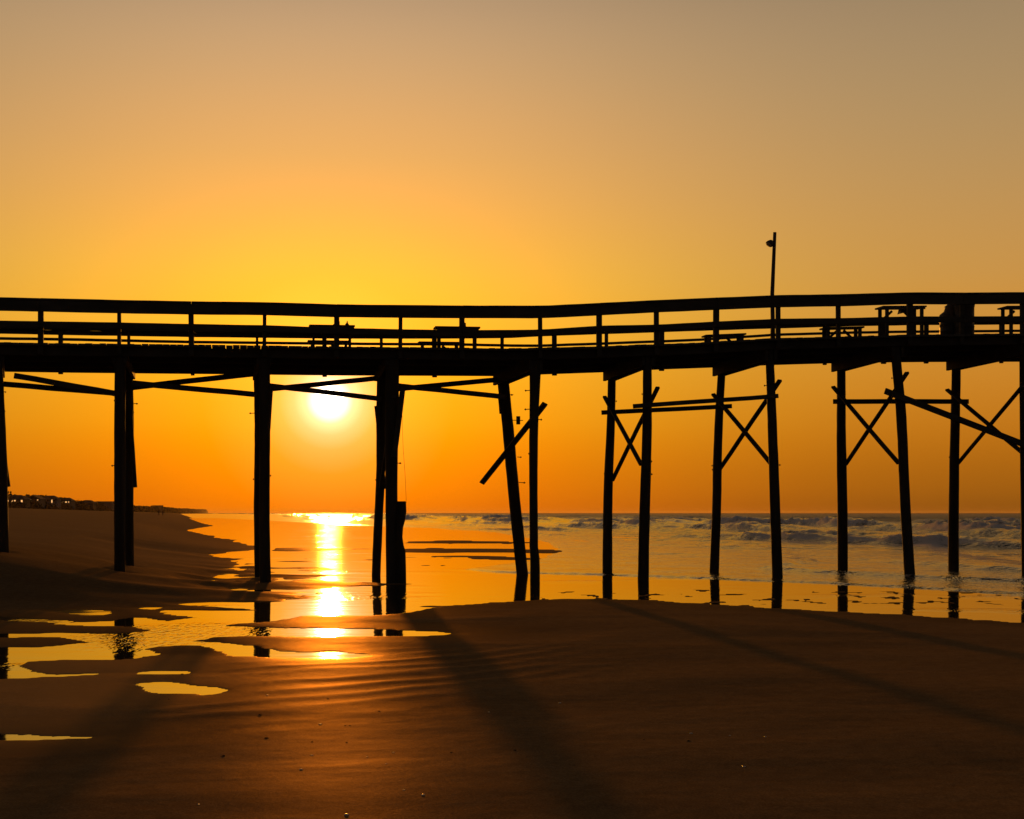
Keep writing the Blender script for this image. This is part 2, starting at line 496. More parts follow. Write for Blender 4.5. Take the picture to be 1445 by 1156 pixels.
def noise(x, y, seed=0):
    x = np.asarray(x, float) + seed * 17.3
    y = np.asarray(y, float) + seed * 9.1
    xi, yi = np.floor(x).astype(np.int64), np.floor(y).astype(np.int64)
    xf, yf = x - xi, y - yi
    u = xf * xf * xf * (xf * (xf * 6 - 15) + 10)
    v = yf * yf * yf * (yf * (yf * 6 - 15) + 10)
    def g(i, j):
        h = _P[(_P[(xi + i) & 255] + (yi + j)) & 255]
        return _G[h, 0] * (xf - i) + _G[h, 1] * (yf - j)
    a = g(0, 0) * (1 - u) + g(1, 0) * u
    b = g(0, 1) * (1 - u) + g(1, 1) * u
    return (a * (1 - v) + b * v) * 1.5

def fbm(x, y, seed=0, o=4):
    s, a = 0, 1.0
    for i in range(o):
        s = s + a * noise(x * 2 ** i, y * 2 ** i, seed + i * 3)
        a *= .5
    return s

def sst(x, a, b):
    t = np.clip((x - a) / (b - a), 0, 1)
    return t * t * (3 - 2 * t)

def ground(px, py, z=0.0):
    """point of the ground plane z seen at photo pixel (px, py)"""
    Y = (CAMZ - z) * F / (py - HY)
    return ((px - CX) / F * Y, Y)

def polyw(pts):
    return np.array([ground(*p) for p in pts])

def seg_dist(P, poly, closed=True):
    d = np.full(len(P), 1e18)
    n = len(poly)
    for i in range(n if closed else n - 1):
        a, b = poly[i], poly[(i + 1) % n]
        ab = b - a
        t = np.clip(((P - a) @ ab) / max(ab @ ab, 1e-12), 0, 1)
        q = P - (a + t[:, None] * ab)
        d = np.minimum(d, (q * q).sum(1))
    return np.sqrt(d)

def inside(P, poly):
    r = np.zeros(len(P), bool)
    n = len(poly)
    x, y = P[:, 0], P[:, 1]
    for i in range(n):
        a, b = poly[i], poly[(i + 1) % n]
        if a[1] == b[1]:
            continue
        c = ((a[1] > y) != (b[1] > y)) & (x < (b[0] - a[0]) * (y - a[1]) / (b[1] - a[1]) + a[0])
        r ^= c
    return r

def sdf(P, poly):      # positive inside
    d = seg_dist(P, poly)
    return np.where(inside(P, poly), d, -d)

# ------------------------------------------------------------------ beach sand
WATER = [
    # the channel, the mirror of wet sand and the sea, one outline
    [(-80, 898), (0, 895), (40, 894.5), (86, 893.6), (160, 895.3), (194, 892.5), (221, 889.2), (194, 884.2), (130, 883.5), (83, 879.8), (120, 878.5), (163, 876.5),
     (188, 872), (205, 872.6), (213, 875.4), (235, 876.7), (277, 871.8), (241, 865.7), (205, 858.8), (227, 861.5), (277, 861.5), (357, 861.5), (296, 851), (360, 850),
     (384, 850), (410, 848.5), (385, 845), (420, 843), (453, 838.5), (420, 835.5), (385, 833.5), (440, 833), (510, 830.5), (450, 826), (385, 822), (405, 815),
     (380, 812), (366, 800), (330, 793), (345, 786), (300, 782), (340, 779), (375, 776), (372, 771), (345, 766.5), (315, 760), (290, 754), (263, 748.5), (280, 745.5),
     (304, 742), (285, 738), (268, 732), (262, 729), (257, 726.5), (254, 725), (2800, 725), (2800, 905), (1800, 905), (1600, 891), (1445, 879), (1300, 869), (1200, 863.5),
     (1100, 859), (1000, 852.5), (900, 846), (830, 844.5), (760, 846), (700, 850), (640, 855), (602, 860), (578, 864), (530, 868.5), (430, 869), (405, 873.5), (395, 876),
     (372, 878), (330, 879.5), (318, 883.7), (400, 888), (470, 887.5), (540, 888.5), (618, 892), (642, 895), (600, 897.5), (480, 898.5), (400, 897.5), (304, 898), (266, 906), (299, 907), (360, 911), (371, 916),
     (400, 920), (480, 920.5), (522, 925), (480, 929), (400, 928), (360, 926), (327, 924.6), (299, 918), (290, 911), (268, 909.5), (221, 912), (200, 916),
     (230, 923), (194, 928.8), (166, 930.7), (90, 931.5), (41, 933.5), (28, 940), (53, 950), (80, 953), (160, 950.5), (80, 954.3), (11, 957.6), (-80, 962)],
    [(201, 965.3), (219, 963.4), (238, 964), (263, 967.5), (304.5, 970), (324, 974), (313, 978.4), (291, 980), (221, 978.4), (205, 971)],
    [(195, 949.5), (216, 948), (268.5, 947.3), (267, 951), (199, 951)],
    [(-120, 1035), (11, 1036.5), (69, 1040.2), (132, 1040.8), (83, 1043.2), (11, 1044.5), (-120, 1047)],
    [(72, 862), (110, 861), (150, 863.5), (152, 868), (120, 868), (90, 864.5)],
    [(-40, 869), (0, 870.5), (60, 874), (110, 878.5), (55, 877.5), (-40, 873)],
] + [[(a, (c + d) / 2), ((a + b) / 2, c), (b, (c + d) / 2 + .3), ((a + b) / 2 + 6, d)] for a, b, c, d in
      ((300, 338, 810.5, 816.5), (282, 318, 818.5, 823.5), (305, 350, 828.8, 831.6), (288, 362, 782, 789), (318, 352, 800, 806), (330, 366, 821, 825)  )]
ISLES = [
    [(-80, 899), (0, 899), (41, 899), (83, 900), (138, 906.5), (91, 910), (55, 914), (0, 914), (-80, 914)],
    [(566, 763.5), (640, 762.5), (720, 764), (775, 766), (720, 767.8), (640, 767.6), (566, 766.5)],
    [(556, 775), (610, 773.2), (690, 774), (760, 775), (830, 778), (855, 781), (760, 781), (690, 779.8), (620, 780.5), (560, 779.5)],
    [(610, 785), (680, 783.6), (760, 788), (800, 791), (720, 791), (650, 789)],
    [(376, 773), (450, 772.6), (535, 774.5), (450, 777.4), (385, 777.4)],
    [(410, 789), (470, 788.4), (520, 790), (460, 791.5)],
    [(395, 803), (450, 801.8), (505, 803.5), (440, 805.5)],
    [(376, 821), (440, 818.5), (520, 822), (590, 824.5), (520, 827.5), (440, 829), (376, 829)],
    [(376, 835.8), (420, 835), (456, 838), (420, 842), (376, 843)],
    [(376, 811), (430, 810), (490, 812), (430, 814.5), (376, 815)],
    [(560, 797), (600, 796), (640, 797.5), (600, 799)],
]

def dq(X, Y):
    return 3.5 - (X + 0.235 * Y)          # metres up the beach from the tide line

FEET = []
for fx, fo_ in ((2, 0), (168.6, 0), (182, 1), (367, 1), (374.4, 0), (532, 1), (553, 0)):
    r_ = (fx - CX) / F
    yy_ = (30.9 + (.18, 3.5)[fo_] / math.cos(R(11))) / (1 - r_ * math.tan(R(11)))
    FEET.append((r_ * yy_, yy_))

def sand_z(X, Y):
    P = np.stack([X.ravel(), Y.ravel()], -1)
    n = len(P)
    w = np.full(n, -1e9)
    w0 = np.full(n, -50.0)
    m = (P[:, 1] > 4) & (P[:, 1] < 6000)
    Pm = P[m]
    wm = np.full(len(Pm), -1e9)
    for k_, poly in enumerate(WATER):
        wm = np.maximum(wm, sdf(Pm, polyw(poly)))
        if k_ == 0:
            w0[m] = wm
    for poly in ISLES:
        wm = np.minimum(wm, -sdf(Pm, polyw(poly)))
    w[m] = wm
    w[~m] = -6
    x, y = P[:, 0], P[:, 1]
    far = y > 6000
    w[far] = np.where(dq(x[far], y[far]) > 0, -50, 50)
    # ragged, natural margins
    w = w + (0.10 + .10 * sst(x, -1, 1)) * fbm(x * 1.3, y * 1.1, 5, 3) * sst(y, 8, 16) * (1 - sst(y, 60, 120))
    w = w + .028 * fbm(x * 6.5, y * 4.5, 6, 3) * (1 - sst(y, 22, 30)) + .55 * fbm(x * .55, y * .16, 7, 3) * sst(y, 38, 46) * (1 - sst(y, 85, 110)) * (np.abs(w) < 3)
    dist = -w
    d = dq(x, y)
    base = np.interp(d, [-5, 0, 1.7, 4.7, 7.1, 12, 20, 58, 72, 90, 200], [0, 0, .15, .37, .68, 1.05, 1.5, 3.0, 4.6, 5.2, 4.5])
    land = np.clip(dist, 0, None)
    fade = sst(y, 20.0, 27.5)
    z_land = 0.014 * (1 - np.exp(-land / 0.30)) + base * sst(-w0, -0.6, 5.2) * sst(land, 0, .9) * fade + 0.016 * np.clip(land - 0.7, 0, 7) * (1 - fade * .6)
    z_land += 0.02 * fbm(x * .12, y * .25, 9, 3) * sst(land, 1, 5)
    z_sea = -0.012 - 0.07 * (1 - np.exp(-np.clip(w, 0, None) / 1.2)) - 0.02 * np.clip(-d - 9, 0, 40)
    z = np.where(dist > 0, z_land, z_sea)
    # low streaks of water and sand in the run-off between the piles
    band = sst(y, 21, 24) * (1 - sst(y, 48, 62)) * (1 - sst(x, -2.2, 0.4))
    near = np.exp(-np.abs(dist) / 1.6)
    st = fbm(x * .22 + y * .05, y * 1.15, 21, 3)
    z = z + band * near * 0.05 * fbm(x * .26 + y * .03, y * .5, 23, 3)
    z = z + np.where(dist < 0, band * 0.5 * (np.clip(st, .1, 1) - .1) * .18, 0)
    fl = np.clip(fbm(x * 2.3, y * 1.3, 27, 3) - .40, 0, .1) * 10 * sst(y, 22.5, 23.5) * (1 - sst(y, 26.2, 28.5)) * sst(x, -1, 2)
    z = np.where((dist < 0) & (fl > .05), np.maximum(z, .007 * fl - .002), z)
    for bx, by in FEET:
        r2 = (x - bx) ** 2 + (y - by) ** 2
        z = z - .05 * np.exp(-r2 / .10) + .012 * np.exp(-((np.sqrt(r2) - .62) / .2) ** 2)
    # wind and run-off ripples in the near sand
    rx = np.clip(x + 2.2, -2, 4)
    ph = 2 * math.pi / .64 * (y - .46 * rx - .12 * rx * np.abs(rx) + .30 * fbm(x * .4, y * .5, 31, 3))
    am = (sst(x, -3.6, -2.0) * (1 - sst(x, -.2, 1.3))) * sst(y, 6.2, 8.5) * (1 - sst(y, 14.9, 16.2)) * np.clip(.6 + 1.1 * fbm(x * .35, y * .5, 41, 2), .05, 1.3)
    am = am * (1 - .8 * (1 - sst(y, 10.2, 12.0)) * sst(x, -2.4, -1.2))
    rip = (np.sin(ph) * .5 + .5) ** 1.5
    z = z + 0.0092 * am * rip * sst(land, .12, .8)
    z = z + 0.0025 * fbm(x * 1.2, y * 2.4, 51, 3) * sst(land, .4, 2) * (1 - sst(y, 30, 60))
    # long shallow undulation of the near bar
    z = z + 0.02 * fbm(x * .33 + 2, y * .42, 61, 2) * sst(land, .8, 3) * (1 - sst(y, 22, 30))
    return z.reshape(X.shape)

def sym_t(n_in, t_in, n_out, t_out):
    a = np.linspace(-t_in, t_in, n_in)
    b = t_in + (t_out - t_in) * (np.linspace(0, 1, n_out + 1)[1:] ** 1.6)
    return np.concatenate([-b[::-1], a, b])

rows = list(np.arange(-10, 4.5, .5))
y = 4.5
while y < 9500:
    rows.append(y)
    y += max(.03, y * y / 2500.0 if y < 900 else y * .36)
rows = np.array(rows)
T = sym_t(620, .40, 60, 1.6)
GX = T[None, :] * (rows[:, None] + 14)
GY = np.repeat(rows[:, None], len(T), 1)
GZ = sand_z(GX, GY)
sand = grid_mesh('beach_sand', GX, GY, GZ, M_SAND)
tag(sand, None, None, kind='structure')

def ground_z(xx, yy):
    return float(sand_z(np.array([[xx]]), np.array([[yy]]))[0, 0])

# ------------------------------------------------------------------ water lying on the beach
px_ = np.linspace(-14, 40, 60)
py_ = np.concatenate([np.linspace(7, 60, 80), np.linspace(62, 400, 40)])
PX, PY = np.meshgrid(px_, py_)
PX = PX - 0.235 * np.clip(PY - 30, 0, None)
pool = grid_mesh('tide_pool_water', PX, PY, np.zeros_like(PX), M_POOL)
tag(pool, None, None, kind='structure')

# ------------------------------------------------------------------ sea
SWASH = [(254.5, 725), (262, 727.5), (300, 731), (400, 736), (480, 740.5), (600, 744.5), (700, 751), (735, 757), (775, 766), (790, 778), (760, 790), (705, 797), (655, 803.5), (700, 808),
         (760, 809.5), (860, 812), (1000, 817), (1150, 823), (1290, 830), (1445, 840), (1700, 858), (2800, 905), (2800, 725)]
LIPS = [([(1085, 803), (1120, 806), (1180, 810), (1260, 814), (1330, 818), (1445, 823), (1700, 836)], .075, .28, .30),
        ([(1104, 777), (1112, 784), (1125, 789), (1150, 793), (1110, 798)], .06, .3, .45),
        ([(880, 783), (960, 782), (1000, 785)], .02, .3, .2),
        ([(1310, 772), (1340, 784), (1380, 791), (1445, 800), (1560, 812)], .06, .6, .8),
        ([(850, 766), (930, 770), (1000, 772), (1090, 775), (1200, 777)], .06, .6, .45)]
rows = [17.0]
while rows[-1] < 650:
    rows.append(rows[-1] + max(.12, rows[-1] * .006))
while rows[-1] < 13000:
    rows.append(rows[-1] * 1.09)
rows = np.array(rows)
T = np.concatenate([np.linspace(-.30, .44, 460), np.linspace(.45, 1.2, 50)])
SX = T[None, :] * (rows[:, None] + 6)
SY = np.repeat(rows[:, None], len(T), 1)
P = np.stack([SX.ravel(), SY.ravel()], -1)
x, y = P[:, 0], P[:, 1]
s = sdf(P, polyw(SWASH)) + .12 * fbm(x * .8, y * .8, 71, 3) * (1 - sst(y, 60, 90))
q = x + .235 * y
al = y - .235 * x
z = np.where(s > 0, .032 * sst(s, 0, .22) - .016 * sst(s, .3, 1.6), -.05 * sst(-s, 0, .3))
foam = .12 * np.exp(-np.clip(s, 0, None) / .25) * (s > 0)
wgt = sst(s, 0, 2)
for q0, h, wd, fo in ((14.5, .02, .5, .1), (18, .04, .6, .2), (22.5, .08, .8, .3), (27, .12, 1.0, .5), (33, .30, 1.2, .8), (40, .40, 1.4, .7), (48, .82, 1.6, 1.3), (57, .55, 1.9, .9), (69, 1.0, 2.0, 1.3),
                      (84, .6, 2.3, 1.0), (103, .65, 2.6, .8), (130, .45, 3, .5), (165, .45, 4, .4)):
    qq = q - q0 - 2.2 * fbm(al / 38, q0 * 1.7 + 0 * al, 81, 2) * (1 + q0 / 60) - .5 * noise(al / 4.5, q0 * .9 + 0 * al, 83)
    hm = h * np.clip(.55 + 1.1 * fbm(al / 30, q0 * 3.1 + 0 * al, 91, 2), .05, 1.25)
    prof = np.where(qq < 0, np.exp(-(qq / (wd * .5)) ** 2), np.exp(-(qq / (wd * 2.0)) ** 2))
    z = z + wgt * hm * prof * (1 + .34 * fbm(al / 2.2, q / .9, 97, 4))
    fr = np.clip(hm / h - .25, 0, 1) * fo
    foam = foam + wgt * fr * (np.exp(-((qq + wd * .15) / (wd * .42)) ** 2) + .75 * np.exp(-((qq + wd * 1.7) / (wd * .7)) ** 2) + .30 * np.exp(-np.clip(-qq, 0, None) / (wd * 2.6)) * (qq < 0) + .22 * np.exp(-np.clip(qq, 0, None) / (wd * 2.6)) * (qq > 0))
for qk in (9.5, 12.2, 16, 20, 24.5, 29, 36, 44):
    foam = foam + .62 * wgt * np.exp(-((q - qk - 1.3 * fbm(al / 13, qk + 0 * al, 113, 3)) / .22) ** 2) * np.clip(.3 + 1.3 * noise(al / 9, qk * 2.0 + 0 * al, 117), 0, 1)
for pl, h, wd, fo in LIPS:
    dd = seg_dist(P, polyw(pl), closed=False)
    z = z + h * np.exp(-(dd / wd) ** 2)
    foam = foam + fo * np.exp(-(dd / (wd * 1.2)) ** 2)
chop = sst(q, 12, 50) * (1 - sst(y, 450, 800)) * (1 - .85 * sst(y, 110, 220) * (1 - sst(q, 60, 105)))
z = z + chop * (.20 * fbm(q / 5.0, al / 9.0, 101, 3) + .08 * fbm(q / 1.3, al / 2.2, 103, 2))
foam = foam + .18 * sst(q, 16, 35) * (1 - sst(q, 75, 110)) * (fbm(q / 6, al / 18, 107, 3) + .3)
sea = grid_mesh('sea', SX, SY, z.reshape(SX.shape), M_SEA, {'foam': .72 * (1 - np.exp(-1.25 * foam))})
tag(sea, None, None, kind='structure')

# ------------------------------------------------------------------ the pier: lines and profiles
TH = R(11.0)
U = Vector((math.cos(TH), math.sin(TH), 0))          # along the pier, towards the sea
V = Vector((-math.sin(TH), math.cos(TH), 0))         # across it, away from the camera
UP = Vector((0, 0, 1))
Y0 = 30.9

def on_line(px, py, off):
    """point at photo pixel (px,py) on the vertical plane that runs along the pier, off metres behind its near row"""
    r = (px - CX) / F
    Y = (Y0 + off / math.cos(TH)) / (1 - r * math.tan(TH))
    return Vector((r * Y, Y, CAMZ + (HY - py) / F * Y))

def s_of(p):
    return (p - Vector((0, Y0, 0))).dot(U)

def at(sv, off, z):
    p = Vector((0, Y0, 0)) + U * sv + V * off
    return Vector((p.x, p.y, z))

class Profile:
    """height along the pier read from photo rows on one line of it"""
    def __init__(self, pts, off):
        P = [on_line(px, py, off) for px, py in pts]
        self.s = [s_of(p) for p in P]
        self.z = [p.z for p in P]

    def __call__(self, s):
        return float(np.interp(s, self.s, self.z))

NR, FR = -0.10, 3.78                                  # near and far rail lines
A_, B_ = -160, 1640                                   # a little past both edges of the frame
top_near = Profile([(A_, 416.5), (0, 420), (168, 424), (270, 425.8), (373, 427), (475, 430), (565, 431), (652, 431.7), (765, 432), (846, 428), (927, 424), (1011, 420.5), (1099, 417), (1184, 415.8), (1285, 413), (1358, 413.5), (1445, 412.8), (B_, 411.5)], NR)
mid_near = Profile([(A_, 451), (0, 453), (168, 455.5), (270, 457.5), (373, 459.3), (475, 463), (565, 465), (652, 466.5), (763, 465.5), (846, 460), (927, 458.5), (1011, 454), (1099, 450.2), (1184, 449.3), (1285, 447), (1358, 446.9), (1445, 446.5), (B_, 445)], NR)
deck_near = Profile([(A_, 482), (0, 483.5), (100, 484.8), (200, 486), (300, 487), (480, 489.5), (640, 491), (720, 492), (765, 491), (842, 489), (925, 486), (980, 484), (1095, 477.5), (1200, 475), (1285, 472.5), (1445, 471), (B_, 469.5)], NR)
top_far = Profile([(A_, 459), (0, 461.5), (100, 463.5), (270, 466.5), (360, 467.5), (480, 469), (640, 469), (720, 468.3), (760, 466), (842, 463), (925, 460.5), (980, 458.5), (1095, 455), (1200, 452), (1285, 450.6), (1445, 449.6), (B_, 448)], FR)
low_far = Profile([(A_, 473.5), (0, 475.5), (100, 477), (270, 480.6), (480, 483), (640, 484), (720, 485.6), (760, 486), (842, 483.2), (925, 480), (980, 478), (1095, 470.5), (1200, 467.5), (1285, 466.2), (1445, 465), (B_, 463.5)], FR)
under_far = Profile([(A_, 523), (0, 524.5), (100, 526), (300, 528), (480, 530), (640, 530.5), (720, 531), (765, 528.5), (850, 525.5), (930, 521.5), (1000, 519), (1095, 515), (1200, 512), (1300, 511), (1445, 510.5), (B_, 510)], 3.72)
S_MIN, S_MAX = s_of(on_line(-640, 500, 0)) + .05, s_of(on_line(2440, 500, 0)) - .05      # the pier goes on both ways out of the photo

pier = thing('fishing_pier', 'long weathered wooden fishing pier on leaning piles crossing the beach to the sea', 'pier', at(0, 1.8, 0))

# deck boards run across the pier
mb = MB()
s = S_MIN
while s < S_MAX:
    w = random.uniform(.135, .15)
    g = random.choice((.004, .006, .008, .014))
    dz = random.uniform(-.006, .004)
    a0, a1 = NR - .06 + random.uniform(-.02, .02), FR + .10 + random.uniform(-.03, .03)
    z0, z1 = deck_near(s) + dz, deck_near(s + w - g) + dz
    th = .05
    mb.hexa([at(s, a0, z0 - th), at(s + w - g, a0, z1 - th), at(s + w - g, a1, z1 - th), at(s, a1, z0 - th),
             at(s, a0, z0), at(s + w - g, a0, z1), at(s + w - g, a1, z1), at(s, a1, z0)])
    s += w
mb.build('deck', M_DECK, pier)

def strip(off0, off1, zt, zb, s0=S_MIN, s1=S_MAX, step=.45, bow=0.0):
    """board that follows the pier's sag, between two heights and two offsets"""
    m = MB()
    n = max(2, int((s1 - s0) / step))
    rings = []
    for i in range(n + 1):
        sv = s0 + (s1 - s0) * i / n
        j = random.uniform(-bow, bow)
        a, b = zt(sv) + j, zb(sv) + j
        e = .008
        rings.append([at(sv, off0 + e, b), at(sv, off1 - e, b), at(sv, off1, b + e), at(sv, off1, a - e), at(sv, off1 - e, a), at(sv, off0 + e, a), at(sv, off0, a - e), at(sv, off0, b + e)])
    m.loft(rings)
    return m

for off in (0.02, 1.25, 2.48, 3.68):
    hb = (lambda s: deck_near(s) - .235) if off < 3 else under_far
    strip(off, off + .08, lambda s: deck_near(s) - .058, hb).build('stringer', M_WOOD, pier)

# rails, in lengths that butt at posts
near_posts = [(px, 6) for px in range(-590, -60, 108)] + [(-50, 6), (57, 7), (168, 5), (270, 7), (373, 5), (475, 7), (565, 5), (652, 7), (763, 5.5), (846, 7.5), (927, 6.5), (1011, 8), (1099, 6), (1184, 6), (1285, 8.5), (1358, 6), (1444, 6), (1530, 6)] + [(px, 6) for px in range(1615, 2440, 84)]
far_posts = [(px, 4) for px in range(-560, -100, 92)] + [(-90, 4), (-4, 4), (86, 6), (182, 4), (272, 5), (363, 3.5), (458, 6), (538, 4), (613, 6.5), (708, 4.5), (782, 6.5), (855, 4.5), (933, 7), (1010, 6), (1089, 5), (1163, 5), (1246, 7), (1306, 6), (1412, 5), (1490, 5), (1570, 5)] + [(px, 5) for px in range(1650, 2280, 80)]
def rail_set(name, off0, off1, zt, th, cuts, bow=.002):
    for a, b in zip(cuts[:-1], cuts[1:]):
        strip(off0, off1, zt, lambda s: zt(s) - th, a + .004, b - .004, .35, bow).build(name, M_WOOD, pier)
sn = [s_of(on_line(px, 450, NR)) for px, w in near_posts]
sf = [s_of(on_line(px, 450, FR)) for px, w in far_posts]
ncuts = [S_MIN] + sn[2:-1:2] + [S_MAX]
fcuts = [S_MIN] + sf[3:-1:3] + [S_MAX]
rail_set('rail_cap', NR - .07, NR + .13, top_near, .045, ncuts)
rail_set('top_rail', NR - .055, NR - .012, lambda s: top_near(s) - .047, .225, ncuts)
rail_set('mid_rail', NR - .055, NR - .012, mid_near, .135, ncuts)
rail_set('rail_cap', FR - .12, FR + .06, top_far, .045, fcuts)
rail_set('top_rail', FR + .012, FR + .052, lambda s: top_far(s) - .047, .105, fcuts)
rail_set('low_rail', FR + .012, FR + .05, low_far, .066, fcuts)
for (px, w), sv in zip(near_posts, sn):
    m = MB()
    wd = w * Y0 / F
    lean = random.uniform(-.01, .01)
    m.beam(at(sv, NR + .035, deck_near(sv) - .22), at(sv + lean, NR + .035, top_near(sv) - .05), .09, wd, V)
    m.build('rail_post', M_WOOD, pier)
for (px, w), sv in zip(far_posts, sf):
    m = MB()
    wd = w * 34.6 / F
    m.beam(at(sv, FR - .035, under_far(sv) - .035), at(sv + random.uniform(-.01, .01), FR - .035, top_far(sv) - .05), .08, wd, V)
    m.build('rail_post', M_WOOD, pier)

# piles: (row, [(px, py) top, ..., base], width px at top and base)
NP, FP = 0.18, 3.50
def pile(off, pts, ws, seed, bolts=()):
    P = [on_line(px, py, off) for px, py in pts]
    W = [w * p.y / F / 2 for w, p in zip(ws, P)]
    # carry the top up into the deck and the foot well into the sand
    d0 = (P[0] - P[1]).normalized()
    sv = s_of(P[0])
    ztop = deck_near(sv) - .07
    k = (ztop - P[0].z) / max(d0.z, .2)
    P.insert(0, P[0] + d0 * k)
    W.insert(0, W[0])
    d1 = (P[-1] - P[-2]).normalized()
    P.append(P[-1] + d1 * 1.2)
    W.append(W[-1])
    # resample with small irregularities
    L = [0]
    for a, b in zip(P[:-1], P[1:]):
        L.append(L[-1] + (b - a).length)
    n = 26
    rg = random.Random(seed)
    rings = []
    ns = 14
    ph = [rg.uniform(0, 6.28) for _ in range(4)]
    for i in range(n + 1):
        t = L[-1] * i / n
        c = Vector([np.interp(t, L, [p[k_] for p in P]) for k_ in range(3)])
        w = float(np.interp(t, L, W))
        c += U * .010 * math.sin(t * 1.3 + ph[0]) * (0 if i in (0, n) else 1)
        ring = []
        for j in range(ns):
            a = 2 * math.pi * j / ns
            rr = w * (1 + .035 * math.sin(3 * a + ph[1] + t) + .03 * math.sin(5 * a + ph[2] - 2 * t) + rg.uniform(-.025, .025))
            ring.append(c + U * math.cos(a) * rr + V * math.sin(a) * rr)
        rings.append(ring)
    m = MB()
    m.loft(rings)
    o = m.build('pile', M_PILE, pier, smooth=True)
    for bx0, bx1, by in bolts:
        a, b = on_line(bx0, by, off), on_line(bx1, by + .4, off)
        b2 = MB()
        b2.tube([a, b], .009, 6)
        b2.tube([b.lerp(a, .25), b.lerp(a, .12)], .022, 6)
        b2.build('bolt', M_METAL, o)
    return o

PILES = [
    (NP, [(-5, 530), (2, 660), (2.5, 782)], [17, 18, 19], [(4, 9, 553), (3, 8, 580)]),
    (FP, [(-3, 530), (-3, 780)], [14, 15], []),
    (NP, [(169, 527), (169.4, 660), (168.6, 800)], [15, 15.5, 15.3], [(164, 157, 657), (164, 160.6, 565)]),
    (FP, [(181, 530), (182, 660), (182.2, 791)], [13, 13.5, 13.5], [(185, 195, 569.5), (185, 189.5, 582)]),
    (FP, [(366, 533), (366, 640), (367, 802)], [15.5, 15.5, 15.2], [(361, 351.5, 583), (362, 356.5, 676)]),
    (NP, [(373, 530), (373, 640), (374.4, 810)], [16, 15, 15.6], [(377, 383, 671)]),
    (FP, [(539.5, 536), (537.6, 600), (536.4, 660), (531.7, 806)], [14, 14, 12.5, 12.4], [(533, 529.5, 677)]),
    (NP, [(553.5, 530), (553.2, 600), (553, 660), (552.5, 822)], [19, 19, 17, 17.8], [(556, 566.5, 653.5)]),
    (FP, [(710, 540), (722, 660), (736.6, 812)], [16.5, 16, 17], [(712, 724.5, 557), (730, 736, 645), (732, 741.5, 681), (716, 713, 645)]),
    (NP, [(754.5, 530), (754, 585), (753.2, 690), (752.7, 780), (754.5, 790), (754.2, 816)], [16, 13, 11.8, 12, 13.6, 14], [(748, 740.5, 551), (748, 740, 577.5), (758, 765, 592), (749, 745.5, 640)]),
    (FP, [(863.3, 533), (859, 670), (857, 809)], [11, 13, 14], [(866, 870.5, 566), (855, 852, 668)]),
    (NP, [(913.6, 520), (911.3, 660), (908.4, 817)], [12.4, 14.4, 15.6], [(908, 905.5, 556), (914, 920.5, 651), (914, 921, 669)]),
    (FP, [(1018.4, 527), (1012, 660), (1008, 810)], [11, 12.6, 13.2], [(1008, 1004, 657), (1008, 1004.5, 662.5)]),
    (NP, [(1086, 515), (1092, 655), (1097, 818)], [11.8, 13.8, 15], [(1082, 1078, 544), (1096, 1101.5, 656)]),
    (FP, [(1186.5, 522), (1188, 655), (1189.3, 807)], [12, 13.5, 14.5], [(1190, 1193.5, 553), (1190, 1193.5, 556), (1184, 1181, 645)]),
    (NP, [(1265, 512), (1271, 590), (1275, 655), (1284, 816)], [13.4, 14, 13.8, 15.2], [(1260, 1258, 533.5), (1277, 1281, 643), (1277, 1281.5, 650)]),
    (FP, [(1349.4, 520), (1346.5, 650), (1345.5, 807)], [12.4, 13.6, 14.8], [(1342, 1339, 645)]),
    (NP, [(1445, 512), (1447, 655), (1449, 816)], [13, 14, 15], []),
    (FP, [(1512, 520), (1510, 650), (1509, 806)], [13, 14, 15], []),
    (NP, [(1622, 512), (1626, 655), (1630, 815)], [13, 14, 15], []),
    (NP, [(-190, 530), (-188, 780)], [17, 18], []),
    (FP, [(-150, 530), (-150, 775)], [14, 15], []),
]
SIDE = [(-380, -305), (-570, -480), (1800, 1655), (1985, 1820), (2170, 1985), (2355, 2155)]      # further pairs beyond the photo's edges
for n_, f_ in SIDE:
    PILES.append((NP, [(n_ - 3, 520), (n_, 655), (n_ + 3, 815)], [13, 14, 15], []))
    PILES.append((FP, [(f_ + 3, 522), (f_, 655), (f_ - 2, 806)], [12, 13, 14], []))
for i, (off, pts, ws, bo) in enumerate(PILES):
    pile(off, pts, ws, 100 + i, bo)

# cap beams across each pair of piles
for s_px, far_px in ((-5, -3), (169, 181), (373, 366), (553, 538), (755, 708), (913.6, 863.3), (1086, 1018.4), (1265, 1186.5), (1445, 1349.4), (1622, 1512), (-189, -150)) + tuple(SIDE):
    a = on_line(far_px - (1 if far_px > 700 else 0), 530, FP)
    b = on_line(s_px, 525, NP)
    d = (b - a).normalized()
    sv = s_of(a)
    zt = under_far(sv) + .06
    zn = deck_near(s_of(b)) - .24
    m = MB()
    h = .29 if far_px > 700 else .20
    for sgn in (-1, 1):
        side = d.cross(UP).normalized()
        a2 = a - d * .22 + side * sgn * .115
        b2 = b + d * .10 + side * sgn * .115
        a2.z, b2.z = zt - h / 2, max(zn, zt - .03) - h / 2 + .05
        m.beam(a2, b2, .07, h, side)
    m.build('cap_beam', M_WOOD, pier)

